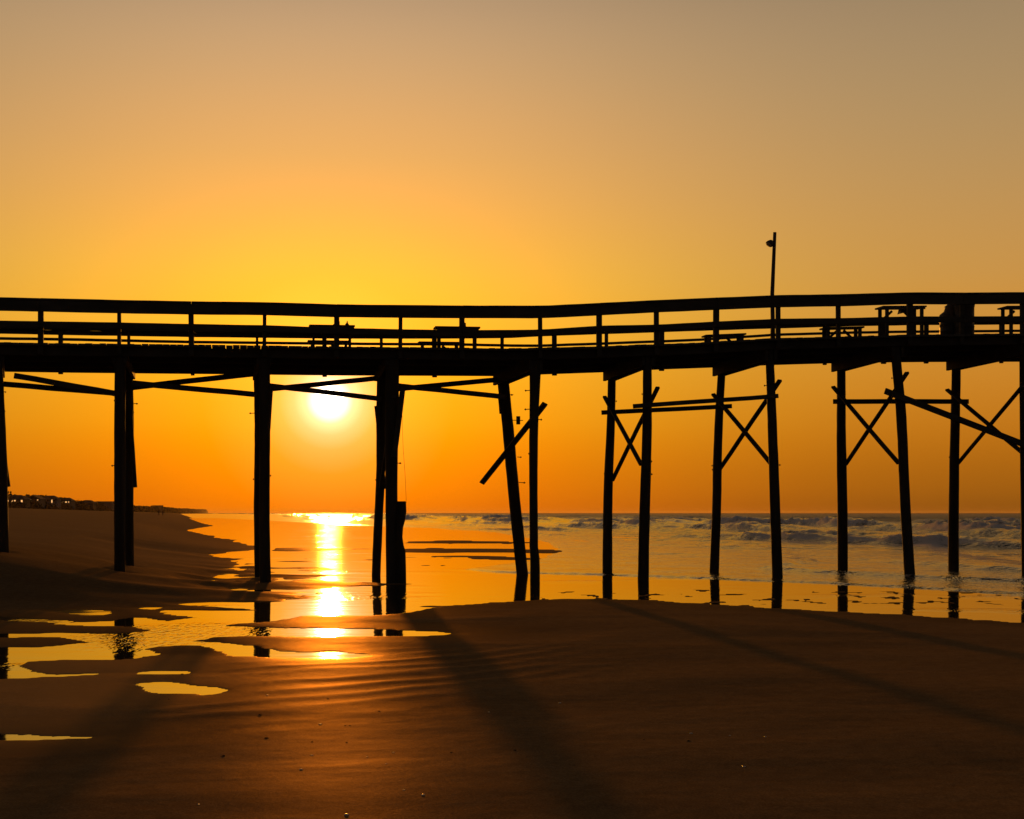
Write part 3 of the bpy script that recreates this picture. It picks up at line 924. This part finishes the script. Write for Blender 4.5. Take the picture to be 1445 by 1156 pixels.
# braces: two ends (px, py, offset), height in px
NB, FB, NB2, FB2 = NP - .17, FP - .17, NP + .17, FP + .17
BR = [
    ((20, 530, NB2), (166, 556, NB2), 8), ((-2, 541.5, FB), (184, 557, FB), 7.6),
    ((186, 540.5, NB2), (362, 557, NB2), 7.6), ((186, 547, FB), (372, 526, FB), 7.6),
    ((378, 544, NB2), (538, 563, NB2), 7), ((378, 549.5, FB), (545, 532.5, FB), 7),
    ((560, 544.5, NB2), (712, 560, NB2), 7), ((560, 549, FB), (712, 535, FB), 7),
    ((893.5, 573.5, NB), (1098, 559, NB), 6.2), ((849, 582.3, FB), (1032.5, 573.4, FB), 6.2),
    ((1176, 566.8, FB), (1366.5, 566.6, FB), 6.6), ((1249, 552, NB), (1452, 630, NB), 8.5),
    # crossed braces in each pair of piles
    ((853, 560, FB), (905, 656, NB2), 5.6), ((928, 547, NB), (864, 678, FB2), 5.6),
    ((1006.5, 556.5, FB), (1090, 657, NB2), 6), ((1100.5, 537, NB), (1015, 663, FB2), 6),
    ((1175.5, 546, FB), (1268, 654, NB2), 6), ((1280, 526, NB), (1193, 656, FB2), 6),
    ((1336.5, 550, FB), (1445, 641, NB2), 6), ((1443, 545, NB), (1351, 655, FB2), 6),
    ((769, 570, NB2), (680, 681.5, FB2), 7.8),
    # braces seen nearly end on in the left pairs
    ((568.5, 548, NB), (556, 645, NP - .16), 7.5), ((530.5, 573, FB), (543, 690, FB), 5), ((556, 560, NB), (537, 690, FB), 5),
    ((383.5, 550, NB2), (377, 640, NB2), 4), ((183, 560, FP - .2), (191, 688, FP - .25), 5), ((5, 635, NB2), (12, 687, NB2), 5.5),
    ((706, 561, FB), (708, 584, FB), 6.5),
]
for n_, f_ in SIDE[2:] + [(1622, 1512)]:
    BR += [((f_ - 10, 550, FB), (n_ + 4, 650, NB2), 6), ((n_ + 12, 540, NB), (f_ + 4, 655, FB2), 6)]
for a, b, h in BR:
    p, q_ = on_line(*a), on_line(*b)
    m = MB()
    hh = h * (p.y + q_.y) / 2 / F
    d = (q_ - p).normalized()
    side = V if abs(a[2] - b[2]) < .5 else U
    if abs(a[2] - b[2]) > .5:
        # keep the plank's broad face towards the piles' flank so its full depth shows
        side = d.cross(UP.cross(d)).cross(d)
        side = (V - d * V.dot(d)).normalized()
    m.beam(p, q_, .055, hh, side, .004)
    o = m.build('brace', M_WOOD, pier)
    if a[0] == 769:
        o['label'] = 'broken brace hanging loose past the leaning pile'

# short rod with a timber block left between the leaning pile and its neighbour
m = MB()
m.tube([on_line(722, 593, FB), on_line(738, 593.5, FB)], .009, 6)
m.build('tie_rod', M_METAL, pier)
m = MB()
m.beam(on_line(731.3, 587.6, FB), on_line(731.3, 599, FB), .09, .085, V)
m.build('spacer_block', M_WOOD, pier)

# ------------------------------------------------------------------ broken stub of an old pile in front of the second pair
c = on_line(567.5, 822, NP + .02)
st = thing('pile_stub', 'short broken stub of an old pile, worn narrow at the waist, against a taller pile', 'post', (c.x, c.y, 0))
m = MB()
rings = []
for py, l, r in ((850, 557.5, 573.6), (822, 557.5, 573.4), (800, 557.5, 573), (778, 557.5, 572.6), (770, 558, 569.8), (758, 558, 568), (744, 558, 569), (735, 558.5, 571.8), (722, 559, 573.6), (709, 560.5, 573.2), (707.5, 561, 572.5)):
    a, b = on_line(l, py, NP - .03), on_line(r, py, NP - .03)
    cc, w = (a + b) / 2, (b - a).length / 2
    rings.append([cc + U * math.cos(2 * math.pi * k / 14) * w * random.uniform(.96, 1.0) + V * math.sin(2 * math.pi * k / 14) * .13 * random.uniform(.85, 1.05) for k in range(14)])
m.loft(rings)
m.build('stub', M_PILE, st)

# ------------------------------------------------------------------ cord hanging from the deck
m = MB()
pts = [on_line(566 + 7.5 * (t / 10) ** 1.2 + .4 * math.sin(t), 553 + 157 * t / 10, NP - .25) for t in range(11)]
m.tube(pts, .0035, 5)
o = m.build('hanging_cord', M_ROPE, None, loc=pts[-1])
tag(o, 'thin dark cord hanging from the deck beside the stub pile', 'cord')

# ------------------------------------------------------------------ lamp pole on the deck
LO = 3.45
sv = s_of(on_line(1091, 500, LO))
foot = at(s_of(on_line(1091.3, 500, LO)), LO, deck_near(sv))
lp = thing('lamp_pole', 'tall slender lamp pole with a small floodlight rising above the railing', 'street lamp', foot)
tp = on_line(1093.4, 328, LO)
k0 = on_line(1089.7, 415, LO)
m = MB()
m.tube([foot, foot.lerp(k0, .5), k0, tp], [.058, .056, .052, .042], 12)
m.build('pole', M_METAL, lp, True)
m = MB()
hc = on_line(1088.2, 343.5, LO)
m.tube([on_line(1092.5, 341, LO), on_line(1089.6, 341.5, LO)], .03, 8)
m.build('bracket', M_METAL, lp)
m = MB()
prof = [(0, .02), (.03, .055), (.08, .085), (.13, .10), (.145, .095)]
ax = Vector((-.55, -.25, -.8)).normalized()
b0 = on_line(1089.2, 339.3, LO)
m.tube([b0 + ax * d_ for d_, r_ in prof], [r_ for d_, r_ in prof], 12)
m.build('lamp_head', M_METAL, lp, True)
m = MB()
m.tube([b0 + ax * .146, b0 + ax * .165, b0 + ax * .17], [.085, .07, .02], 12)
m.build('lens', flat_mat('dull_lens', (.35, .30, .2), .2, .5), lp, True)

# ------------------------------------------------------------------ benches and cleaning tables on the deck
def plank_table(name, x0, x1, ytop, off, dep, label, cat, group, bench=False, extra=0, leg=.085):
    a, b = on_line(x0, ytop, off), on_line(x1, ytop, off)
    sa, sb = s_of(a), s_of(b)
    sc = (sa + sb) / 2
    zt = (a.z + b.z) / 2
    zd = deck_near(sc)
    slope = (deck_near(sb) - deck_near(sa)) / (sb - sa)
    zz = lambda s_: zt + slope * (s_ - sc)
    t_ = thing(name, label, cat, at(sc, off, zd), group)
    th = .04
    m = MB()
    n = 2 if bench else 4
    for i in range(n):
        o0 = off - dep / 2 + dep * i / n + .004
        m.beam(at(sa, o0 + dep / n / 2, zz(sa) - th / 2), at(sb, o0 + dep / n / 2, zz(sb) - th / 2), dep / n - .008, th, V)
    m.build('seat' if bench else 'table_top', M_WOOD, t_)
    L = sb - sa
    for s_ in (sa + .10 * L, sb - .10 * L):
        for o_ in (off - dep / 2 + .05, off + dep / 2 - .05):
            m = MB()
            m.beam(at(s_, o_, deck_near(s_)), at(s_, o_, zz(s_) - th), .06, leg, V)
            m.build('leg', M_WOOD, t_)
    H = zt - zd
    for s_, sg in () if leg < .05 and not bench else ((sa + .10 * L, 1), (sb - .10 * L, -1)):
        m = MB()
        dd = min(.30, H * .6)
        m.beam(at(s_ + sg * .02, off + dep / 2 - .05, zz(s_) - th - dd), at(s_ + sg * dd * 1.1, off + dep / 2 - .05, zz(s_) - th - .03), .04, .06, V)
        m.build('brace', M_WOOD, t_)
    if not bench:
        m = MB()
        m.beam(at(sa + .04, off - dep / 2 + .02, zz(sa) - th - .03), at(sb - .04, off - dep / 2 + .02, zz(sb) - th - .03), .03, .05, V)
        m.build('apron', M_WOOD, t_)
        if extra:
            m = MB()
            ws = sa + L * .46
            q1, q2, q3, q4 = at(ws, off, zz(ws) - th - .14), at(ws + .04, off, zz(ws) - th), at(ws + .35, off, zz(ws) - th), at(ws + .35, off, zz(ws) - th - .05)
            m.hexa([q1 - V * .1, q4 - V * .1, q4 + V * .1, q1 + V * .1, q2 - V * .1, q3 - V * .1, q3 + V * .1, q2 + V * .1])
            m.build('chute', M_PLASTIC, t_)
    return t_, zt, sc

GT, GB = 'cleaning tables along the pier railing', 'benches along the far railing of the pier'
t1, z1, s1 = plank_table('cleaning_table', 436, 500, 459.8, 3.5, .4, 'plank table above the low sun with a pointed object on it', 'table', GT, leg=.04)
t2, z2, s2 = plank_table('cleaning_table', 613, 676, 462.0, 3.5, .4, 'plank table between the sun and the leaning pile', 'table', GT, leg=.045)
t3, z3, s3 = plank_table('cleaning_table', 1240.5, 1301.5, 433.2, 3.2, .5, 'tall braced plank table left of the rubbish bins', 'table', GT, extra=1)
t4, z4, s4 = plank_table('cleaning_table', 1414.5, 1478, 433.2, 3.2, .5, 'tall braced plank table right of the bins, cut by the photo edge', 'table', GT, extra=1)
plank_table('bench', 434, 494, 481.4, 3.3, .35, 'low plank bench over the sun under the table with a pointed object', 'bench', GB, True, leg=.045)
plank_table('bench', 590, 650, 483.2, 3.3, .35, 'low plank bench half under the table next to the sun', 'bench', GB, True, leg=.045)
plank_table('bench', 993, 1050, 472.3, 3.3, .35, 'low plank bench standing left of the lamp pole', 'bench', GB, True)
plank_table('bench', 1160, 1216, 462.2, 3.3, .35, 'taller braced bench between the lamp pole and the tall table', 'bench', GB, True)

def cone_on(px, off, pyb, pyt, wpx):
    b = on_line(px, pyb, off)
    t = on_line(px + .3, pyt, off)
    return b, t, wpx * b.y / F / 2
b, t, w = cone_on(489.7, 3.45, 459.6, 453, 6.5)
m = MB()
m.tube([b, b.lerp(t, .35), b.lerp(t, .6), t], [w, w * .75, w * .33, w * .18], 10)
tag(m.build('funnel', M_PLASTIC, None, True, loc=b), 'small pointed funnel standing on a plank table', 'funnel')
for px in (474, 651.5):
    a, bb = on_line(px - 5, 459.6 if px < 500 else 461.6, 3.4), on_line(px + 5, 459.6 if px < 500 else 461.6, 3.4)
    h = .09
    m = MB()
    m.hexa([a - V * .12, bb - V * .12, bb + V * .12, a + V * .12, a + (bb - a) * .5 - V * .1 + UP * h, bb - V * .1 + UP * h, bb + V * .1 + UP * h, a + (bb - a) * .5 + V * .1 + UP * h])
    tag(m.build('wedge_board', M_WOOD, None, loc=(a + bb) / 2), 'sloping cutting block on the table ' + ('with the pointed funnel' if px < 500 else 'next to the sun'), 'cutting block', 'cutting blocks on the tables')

# ------------------------------------------------------------------ rubbish bins at the railing
def bin_(x0, x1, ytop, off, label, name='rubbish_bin', barrel=True):
    a, b_ = on_line(x0, ytop, off), on_line(x1, ytop, off)
    c = (a + b_) / 2
    sv = s_of(c)
    r = (b_ - a).length / 2
    zd = deck_near(sv)
    base = at(sv, off, zd)
    t_ = thing(name, label, 'bin', base, 'rubbish bins on the pier')
    H = c.z - zd
    m = MB()
    hs = [0, .03, .05, .33, .35, .37, .64, .66, .68, .94, .96, 1.0]
    rs = [.94, .97, .96, .97, 1.0, .97, .97, 1.0, .97, .97, 1.0, .99]
    m.tube([base + UP * (H * h_) for h_ in hs], [r * k_ for k_ in rs], 20)
    m.build('barrel', M_PLASTIC, t_, True)
    return t_, base, H, r
t_, base, H, r = bin_(1346, 1373.5, 432, .75, 'tall dark rubbish barrel with domed lid against the railing post')
m = MB()
m.tube([base + UP * (H + d_) for d_ in (0, .05, .09, .13, .15)], [r * 1.02, r * 1.02, r * .85, r * .5, r * .1], 20)
m.build('lid', M_PLASTIC, t_, True)
t_, base, H, r = bin_(1327, 1350, 448, .95, 'shorter rubbish bin with a plastic bag bulging over its rim')
m = MB()
rings = []
for k_, (h_, rr) in enumerate(((-.12, 1.06), (0, 1.08), (.06, .98), (.14, .82), (.2, .74), (.27, .7), (.30, .45))):
    rings.append([base + UP * (H + h_) + U * (.09 + math.cos(2 * math.pi * j / 18) * r * rr * random.uniform(.93, 1.05)) + V * math.sin(2 * math.pi * j / 18) * r * rr * random.uniform(.93, 1.05) - U * .09 * (1 if h_ < .1 else .3) for j in range(18)])
m.loft(rings)
m.build('bin_bag', M_BAG, t_, True)
m = MB()
m.tube([base + UP * (H + .28) + U * (-.04 + .035 * i) + UP * .12 * math.sin(math.pi * i / 8) for i in range(9)], .012, 6)
m.build('bag_handle', M_BAG, t_, True)

# ------------------------------------------------------------------ dune scrub and houses along the shore to the left
def dune_pt(px, dd=0.0):
    Yd = 134000.0 / (301.0 - px)
    return Yd, (px - CX) / F * Yd - dd
OUT = [(-80, 694), (0, 695), (8, 693.5), (14, 693.5), (16.5, 697.5), (22, 697), (30, 698.8), (36, 697.4), (40, 696.6), (52, 696.6), (66, 697), (76, 698.6), (86, 700.6), (92, 701.8), (98, 702.2), (102, 703.8), (112, 704.8), (125, 705.8), (140, 708), (158, 708.4), (163, 711), (190, 712.6),
       (200, 713.6), (218, 713.4), (230, 714.4), (235, 715.8), (245, 716.6), (255, 717.6), (263, 717.2), (268, 718.6), (280, 719.4), (292, 720.6)]
ox, oy = [p[0] for p in OUT], [p[1] for p in OUT]
m = MB()
rg = random.Random(5)
def leaf_clump(c, rx, rz, n, size):
    for _ in range(n):
        th, ph = rg.uniform(0, 6.283), rg.uniform(-.35, 1.4)
        k_ = rg.uniform(.55, 1.0)
        p = c + Vector((math.cos(th) * math.cos(ph) * rx, math.sin(th) * math.cos(ph) * rx, math.sin(ph) * rz)) * k_
        a = Vector((rg.gauss(0, 1), rg.gauss(0, 1), rg.gauss(0, 1))).normalized()
        b = a.cross(Vector((rg.gauss(0, 1), rg.gauss(0, 1), rg.gauss(0, 1)))).normalized()
        s_ = size * rg.uniform(.6, 1.3)
        m.add([p - a * s_, p - b * s_ * .6, p + a * s_, p + b * s_ * .6], [(0, 1, 2, 3)])
px = -60.0
while px < 291:
    Yd, Xd = dune_pt(px)
    ppm = F / Yd
    z_top = CAMZ + (HY - np.interp(px, ox, oy)) / ppm
    # trees behind the houses
    for row, dY in ((0, 34), (1, 46)):
        Yt = Yd + dY + rg.uniform(-4, 4)
        zt_ = CAMZ + (HY - np.interp(px, ox, oy)) / F * Yt
        c = Vector(((px - CX) / F * Yt, Yt, 3.4))
        leaf_clump(c, max(3.0, 2.6 / ppm), (zt_ - 3.4) * (1 - .1 * row) * rg.uniform(.90, 1.02), 80, max(.7, 1.3 / ppm))
    # low scrub in front
    py_f = 718 - (718 - np.interp(px, ox, oy)) * rg.uniform(.36, .50)
    zf = max(4.2, CAMZ + (HY - py_f) / ppm)
    c = Vector((Xd + rg.uniform(-1, 1), Yd, 2.2))
    leaf_clump(c, max(3.0, 2.2 / ppm), zf - 2.2, 80, max(.6, 1.1 / ppm))
    px += max(.9, 1.1 * ppm)
scrub = m.build('dune_scrub', M_SCRUB, None)
tag(scrub, 'dark band of scrub and trees on the dunes behind the beach', 'dune scrub', kind='stuff')

def house(px, wpx, ytop, wall, roof, wins, label, depth=6):
    Yd, Xd = dune_pt(px)
    k_ = Yd / F
    Xh = Xd - 14
    Yh = Yd
    Xc = (px - CX) / F * (Yh)
    Xc, Yc = Xc - 0, Yh + 12
    Xc = (px - CX) / F * Yc
    zb = 3.2
    zt = CAMZ + (HY - ytop) / F * Yc
    w = wpx * k_
    h_ = thing('beach_house', label, 'house', (Xc, Yc, zb), 'houses behind the dunes')
    eave = zt - (1.6 if roof != 'flat' else .25)
    m = MB()
    m.box((Xc, Yc, (zb + eave) / 2), (w, depth, eave - zb))
    m.build('wall', wall, h_)
    m = MB()
    if roof == 'gable':
        e = .5
        A = [Vector((Xc + sx * (w / 2 + e), Yc + sy * (depth / 2 + e), eave + .003)) for sy in (-1, 1) for sx in (-1, 1)]
        rd = [Vector((Xc, Yc + sy * (depth / 2 + e), zt)) for sy in (-1, 1)]
        m.add(A + rd, [(0, 1, 4), (1, 3, 5, 4), (3, 2, 5), (2, 0, 4, 5), (0, 2, 3, 1)])
    elif roof == 'hip':
        e = .6
        A = [Vector((Xc + sx * (w / 2 + e), Yc + sy * (depth / 2 + e), eave + .003)) for sy in (-1, 1) for sx in (-1, 1)]
        rd = [Vector((Xc - w * .22, Yc, zt)), Vector((Xc + w * .22, Yc, zt))]
        m.add(A + rd, [(0, 1, 5, 4), (1, 3, 5), (3, 2, 4, 5), (2, 0, 4), (0, 2, 3, 1)])
    else:
        m.box((Xc, Yc, eave + .128), (w + .8, depth + .8, .25))
    m.build('roof', M_ROOF, h_)
    for wx, wy, ww, wh, lit in wins:
        Xw = (wx - CX) / F * (Yc - depth / 2)
        zw = CAMZ + (HY - wy) / F * (Yc - depth / 2)
        Xw = min(max(Xw, Xc - w / 2 + .8), Xc + w / 2 - .8)
        zw = min(zw, eave - wh * k_ / 2 - .2)
        fr = MB()
        fr.box((Xw, Yc - depth / 2 - .03, zw), (ww * k_ + .3, .06, wh * k_ + .3))
        f_ = fr.build('window', M_WALL1, h_)
        pn = MB()
        pn.box((Xw, Yc - depth / 2 - .08, zw), (ww * k_, .05, wh * k_))
        pn.build('pane', M_LIT if lit else M_GLASS, f_)
house(24, 30, 698.6, M_WALL2, 'hip', [(11, 701, 3.4, 2.2, 1), (17.2, 703, 1.4, 3.2, 1), (21, 705.4, 2.4, 1.8, 1), (30.4, 705.2, 1.8, 2.4, 1), (36, 704.0, 1.4, 3.2, 1)], 'brown hip-roofed beach house with a row of lit windows, nearest the left edge')
house(50, 20, 698.6, M_WALL1, 'gable', [(43, 702, 1.5, 2.2, 1), (50, 703.6, 1.8, 1.6, 0), (56.5, 704, 1.6, 1.2, 1)], 'grey gabled beach house with two small lit windows')
house(72, 22, 699.4, M_WALL3, 'hip', [(63, 702.6, 1.8, 2.2, 0), (67.5, 702.6, 1.8, 2.2, 0), (73.3, 704, 1.6, 4.4, 1), (79, 703.8, 1.8, 2.2, 0)], 'pale blue beach house with one tall lit window')
house(95, 17, 702.4, M_WALL1, 'hip', [(88.4, 703.4, 1.4, 1.3, 1), (93.2, 706.2, 2.2, 1.8, 1), (97, 706.2, 1.2, 1.6, 1)], 'low grey hip-roofed beach house with three small lit windows')
house(124, 20, 705.8, M_WALL2, 'hip', [(117, 708.2, 1.2, 1.4, 0), (126, 708.2, 1.2, 1.4, 0)], 'long low brown beach house with no light in its windows')
house(150, 20, 707.6, M_WALL1, 'flat', [(145, 710, 1.2, 1.2, 0), (155, 710, 1.2, 1.2, 0)], 'wide grey flat-roofed beach house left of the first full pair of piles')
house(223, 13, 713.2, M_WALL2, 'flat', [(220, 715, .8, .8, 0), (226, 715, .8, .8, 0)], 'low flat-roofed house on the dune above the two walkers')

# ------------------------------------------------------------------ people walking far along the beach
def person(px, py, hpx, label, coat, stride=1.0, flip=1):
    # find where the sand is seen at that pixel
    Y = 120.0
    for _ in range(4000):
        X = (px - CX) / F * Y
        if CAMZ - (py - HY) / F * Y <= max(0, ground_z_cache(X, Y)):
            break
        Y += 2.0
    X = (px - CX) / F * Y
    Z = max(0, ground_z_cache(X, Y))
    sc_ = hpx * Y / F / 1.72
    root = thing('person', label, 'person', (X, Y, Z), 'people walking along the shore')
    J = {'pelvis': (0, 0, .94), 'chest': (0, .02, 1.28), 'neck': (0, .02, 1.46), 'head': (0, 0, 1.58), 'crown': (0, .01, 1.70),
         'hl': (-.09, 0, .90), 'kl': (-.10, -.16 * stride, .50), 'al': (-.10, -.10 * stride, .08), 'tl': (-.10, -.26 * stride, .03),
         'hr': (.09, 0, .90), 'kr': (.10, .06 * stride, .48), 'ar': (.10, .30 * stride, .12), 'tr': (.10, .20 * stride, .03),
         'sl': (-.19, .02, 1.40), 'el': (-.26, .10, 1.12), 'wl': (-.25, .02, .88), 'fl': (-.25, -.04, .79),
         'sr': (.19, .02, 1.40), 'er': (.26, -.02, 1.12), 'wr': (.25, -.12, .90), 'fr': (.25, -.16, .81)}
    Rd = {'pelvis': .15, 'chest': .16, 'neck': .06, 'head': .095, 'crown': .07, 'hl': .10, 'kl': .065, 'al': .045, 'tl': .04, 'hr': .10, 'kr': .065, 'ar': .045, 'tr': .04,
          'sl': .07, 'el': .045, 'wl': .035, 'fl': .03, 'sr': .07, 'er': .045, 'wr': .035, 'fr': .03}
    E = [('pelvis', 'chest'), ('chest', 'neck'), ('neck', 'head'), ('head', 'crown'), ('pelvis', 'hl'), ('hl', 'kl'), ('kl', 'al'), ('al', 'tl'), ('pelvis', 'hr'), ('hr', 'kr'), ('kr', 'ar'), ('ar', 'tr'),
         ('chest', 'sl'), ('sl', 'el'), ('el', 'wl'), ('wl', 'fl'), ('chest', 'sr'), ('sr', 'er'), ('er', 'wr'), ('wr', 'fr')]
    ks = list(J)
    me = bpy.data.meshes.new('body')
    me.from_pydata([(J[k][0] * flip * sc_, J[k][1] * sc_, J[k][2] * sc_) for k in ks], [(ks.index(a), ks.index(b)) for a, b in E], [])
    ob = bpy.data.objects.new('body', me)
    COL.objects.link(ob)
    ob.parent = root
    ob.modifiers.new('skin', 'SKIN')
    for i, k in enumerate(ks):
        v = me.skin_vertices[0].data[i]
        v.radius = (Rd[k] * sc_, Rd[k] * sc_)
        v.use_root = (k == 'pelvis')
    sb = ob.modifiers.new('sub', 'SUBSURF')
    sb.levels = sb.render_levels = 2
    me.materials.append(coat)
    m = MB()
    o_ = Vector((X, Y, Z))
    m.tube([o_ + Vector((0, .012, z_)) * sc_ for z_ in (1.60, 1.66, 1.71, 1.735)], [.105 * sc_, .108 * sc_, .07 * sc_, .02 * sc_], 10)
    m.build('hair', M_HAIR, root, True)
    return root
_zc = {}
def ground_z_cache(X, Y):
    d = 3.5 - (X + .235 * Y)
    return float(np.interp(d, [-5, 0, 1.7, 4.7, 7.1, 12, 20, 58], [0, 0, .15, .37, .68, 1.05, 1.5, 3.0]))
person(224.2, 727.6, 8.2, 'person in dark clothes walking on the far sand, the one nearer the dunes', M_CLOTH)
person(229.8, 727.8, 8.2, 'person in brown clothes walking on the far sand, the one nearer the water', M_CLOTH2, .8, -1)

# ------------------------------------------------------------------ small things lying on the sand
def scrap_mesh(kind):
    m = MB()
    if kind == 'shell':
        rings = []
        for i in range(6):
            a = i / 5 * math.pi / 2
            rings.append([Vector((math.cos(t_) * math.cos(a) * (1 + .08 * math.cos(9 * t_)), math.sin(t_) * math.cos(a) * .8, math.sin(a) * .45)) for t_ in np.linspace(0, 2 * math.pi, 19)[:-1]])
        m.loft(rings)
    else:
        for k_ in range(4):
            a0 = random.uniform(0, 6.28)
            pts = [Vector((math.cos(a0 + .5 * i) * .25 * i, math.sin(a0 + .5 * i) * .15 * i, .12 + .06 * math.sin(i * 2 + k_))) for i in range(5)]
            m.tube(pts, [.14, .13, .11, .08, .03], 6)
    return m
protos = {}
def scrap(kind, px, py, size, rot):
    z_ = 0.05
    for _ in range(4):
        X, Y = ground(px, py, z_)
        z_ = ground_z(X, Y)
    if kind not in protos:
        o = scrap_mesh(kind).build('shell_fragment' if kind == 'shell' else 'seaweed_scrap', M_SHELL if kind == 'shell' else M_WEED, None, True)
        protos[kind] = o
    else:
        o = protos[kind].copy()
        COL.objects.link(o)
    o.location = (X, Y, z_ - .001)
    o.scale = (size, size, size)
    o.rotation_euler = (0, 0, rot)
    if kind == 'shell':
        tag(o, 'tiny pale shell fragment lying on the smooth dark sand', 'shell', 'shell fragments scattered on the sand')
    else:
        tag(o, 'small dark scrap of seaweed lying on the smooth sand', 'seaweed', 'scraps of seaweed on the sand')
DARK = [(225, 987, .02), (239, 987, .03), (366, 1009, .05), (374, 1042, .05), (441, 1047, .03), (490, 1048, .03), (488, 1024, .025), (494, 1024, .03), (728, 1059, .04), (908, 1044, .03), (970, 1046, .05), (317, 1067, .05), (810, 1080, .02), (636, 1062, .03), (257, 951.5, .05), (535, 1004, .04), (463, 986, .03), (744, 1068, .02)]
LITE = [(452, 1022, .014), (440, 1066, .011), (425, 1086, .012), (555, 1062, .010), (597, 1122, .013), (489, 1150, .015), (570, 1115, .008), (518, 1068, .008), (545, 1078, .008), (790, 992, .012), (975, 1035, .012), (1050, 1082, .010), (1030, 1038, .008), (1080, 1040, .008), (377, 981, .013), (280, 1135, .007), (690, 1005, .01)]
for px, py, sz in DARK:
    scrap('weed', px, py, sz * .5, random.uniform(0, 6.28))
for px, py, sz in LITE:
    scrap('shell', px, py, sz, random.uniform(0, 6.28))

# ------------------------------------------------------------------ sea haze
m = MB()
m.hexa([(-17500, -60, -3.2), (17500, -60, -3.2), (17500, 15000, -3.2), (-17500, 15000, -3.2), (-17500, -60, 16), (17500, -60, 16), (17500, 15000, 16), (-17500, 15000, 16)])
mh = bpy.data.materials.new('sea_haze')
mh.use_nodes = True
t = mh.node_tree
t.nodes.clear()
pv = t.nodes.new('ShaderNodeVolumePrincipled')
pv.inputs['Color'].default_value = (0.50, 0.40, 0.30, 1)
pv.inputs['Density'].default_value = 0.00004
pv.inputs['Anisotropy'].default_value = 0.5
oo = t.nodes.new('ShaderNodeOutputMaterial')
t.links.new(pv.outputs[0], oo.inputs['Volume'])
hz = m.build('haze', mh, None)
tag(hz, None, None, kind='stuff')
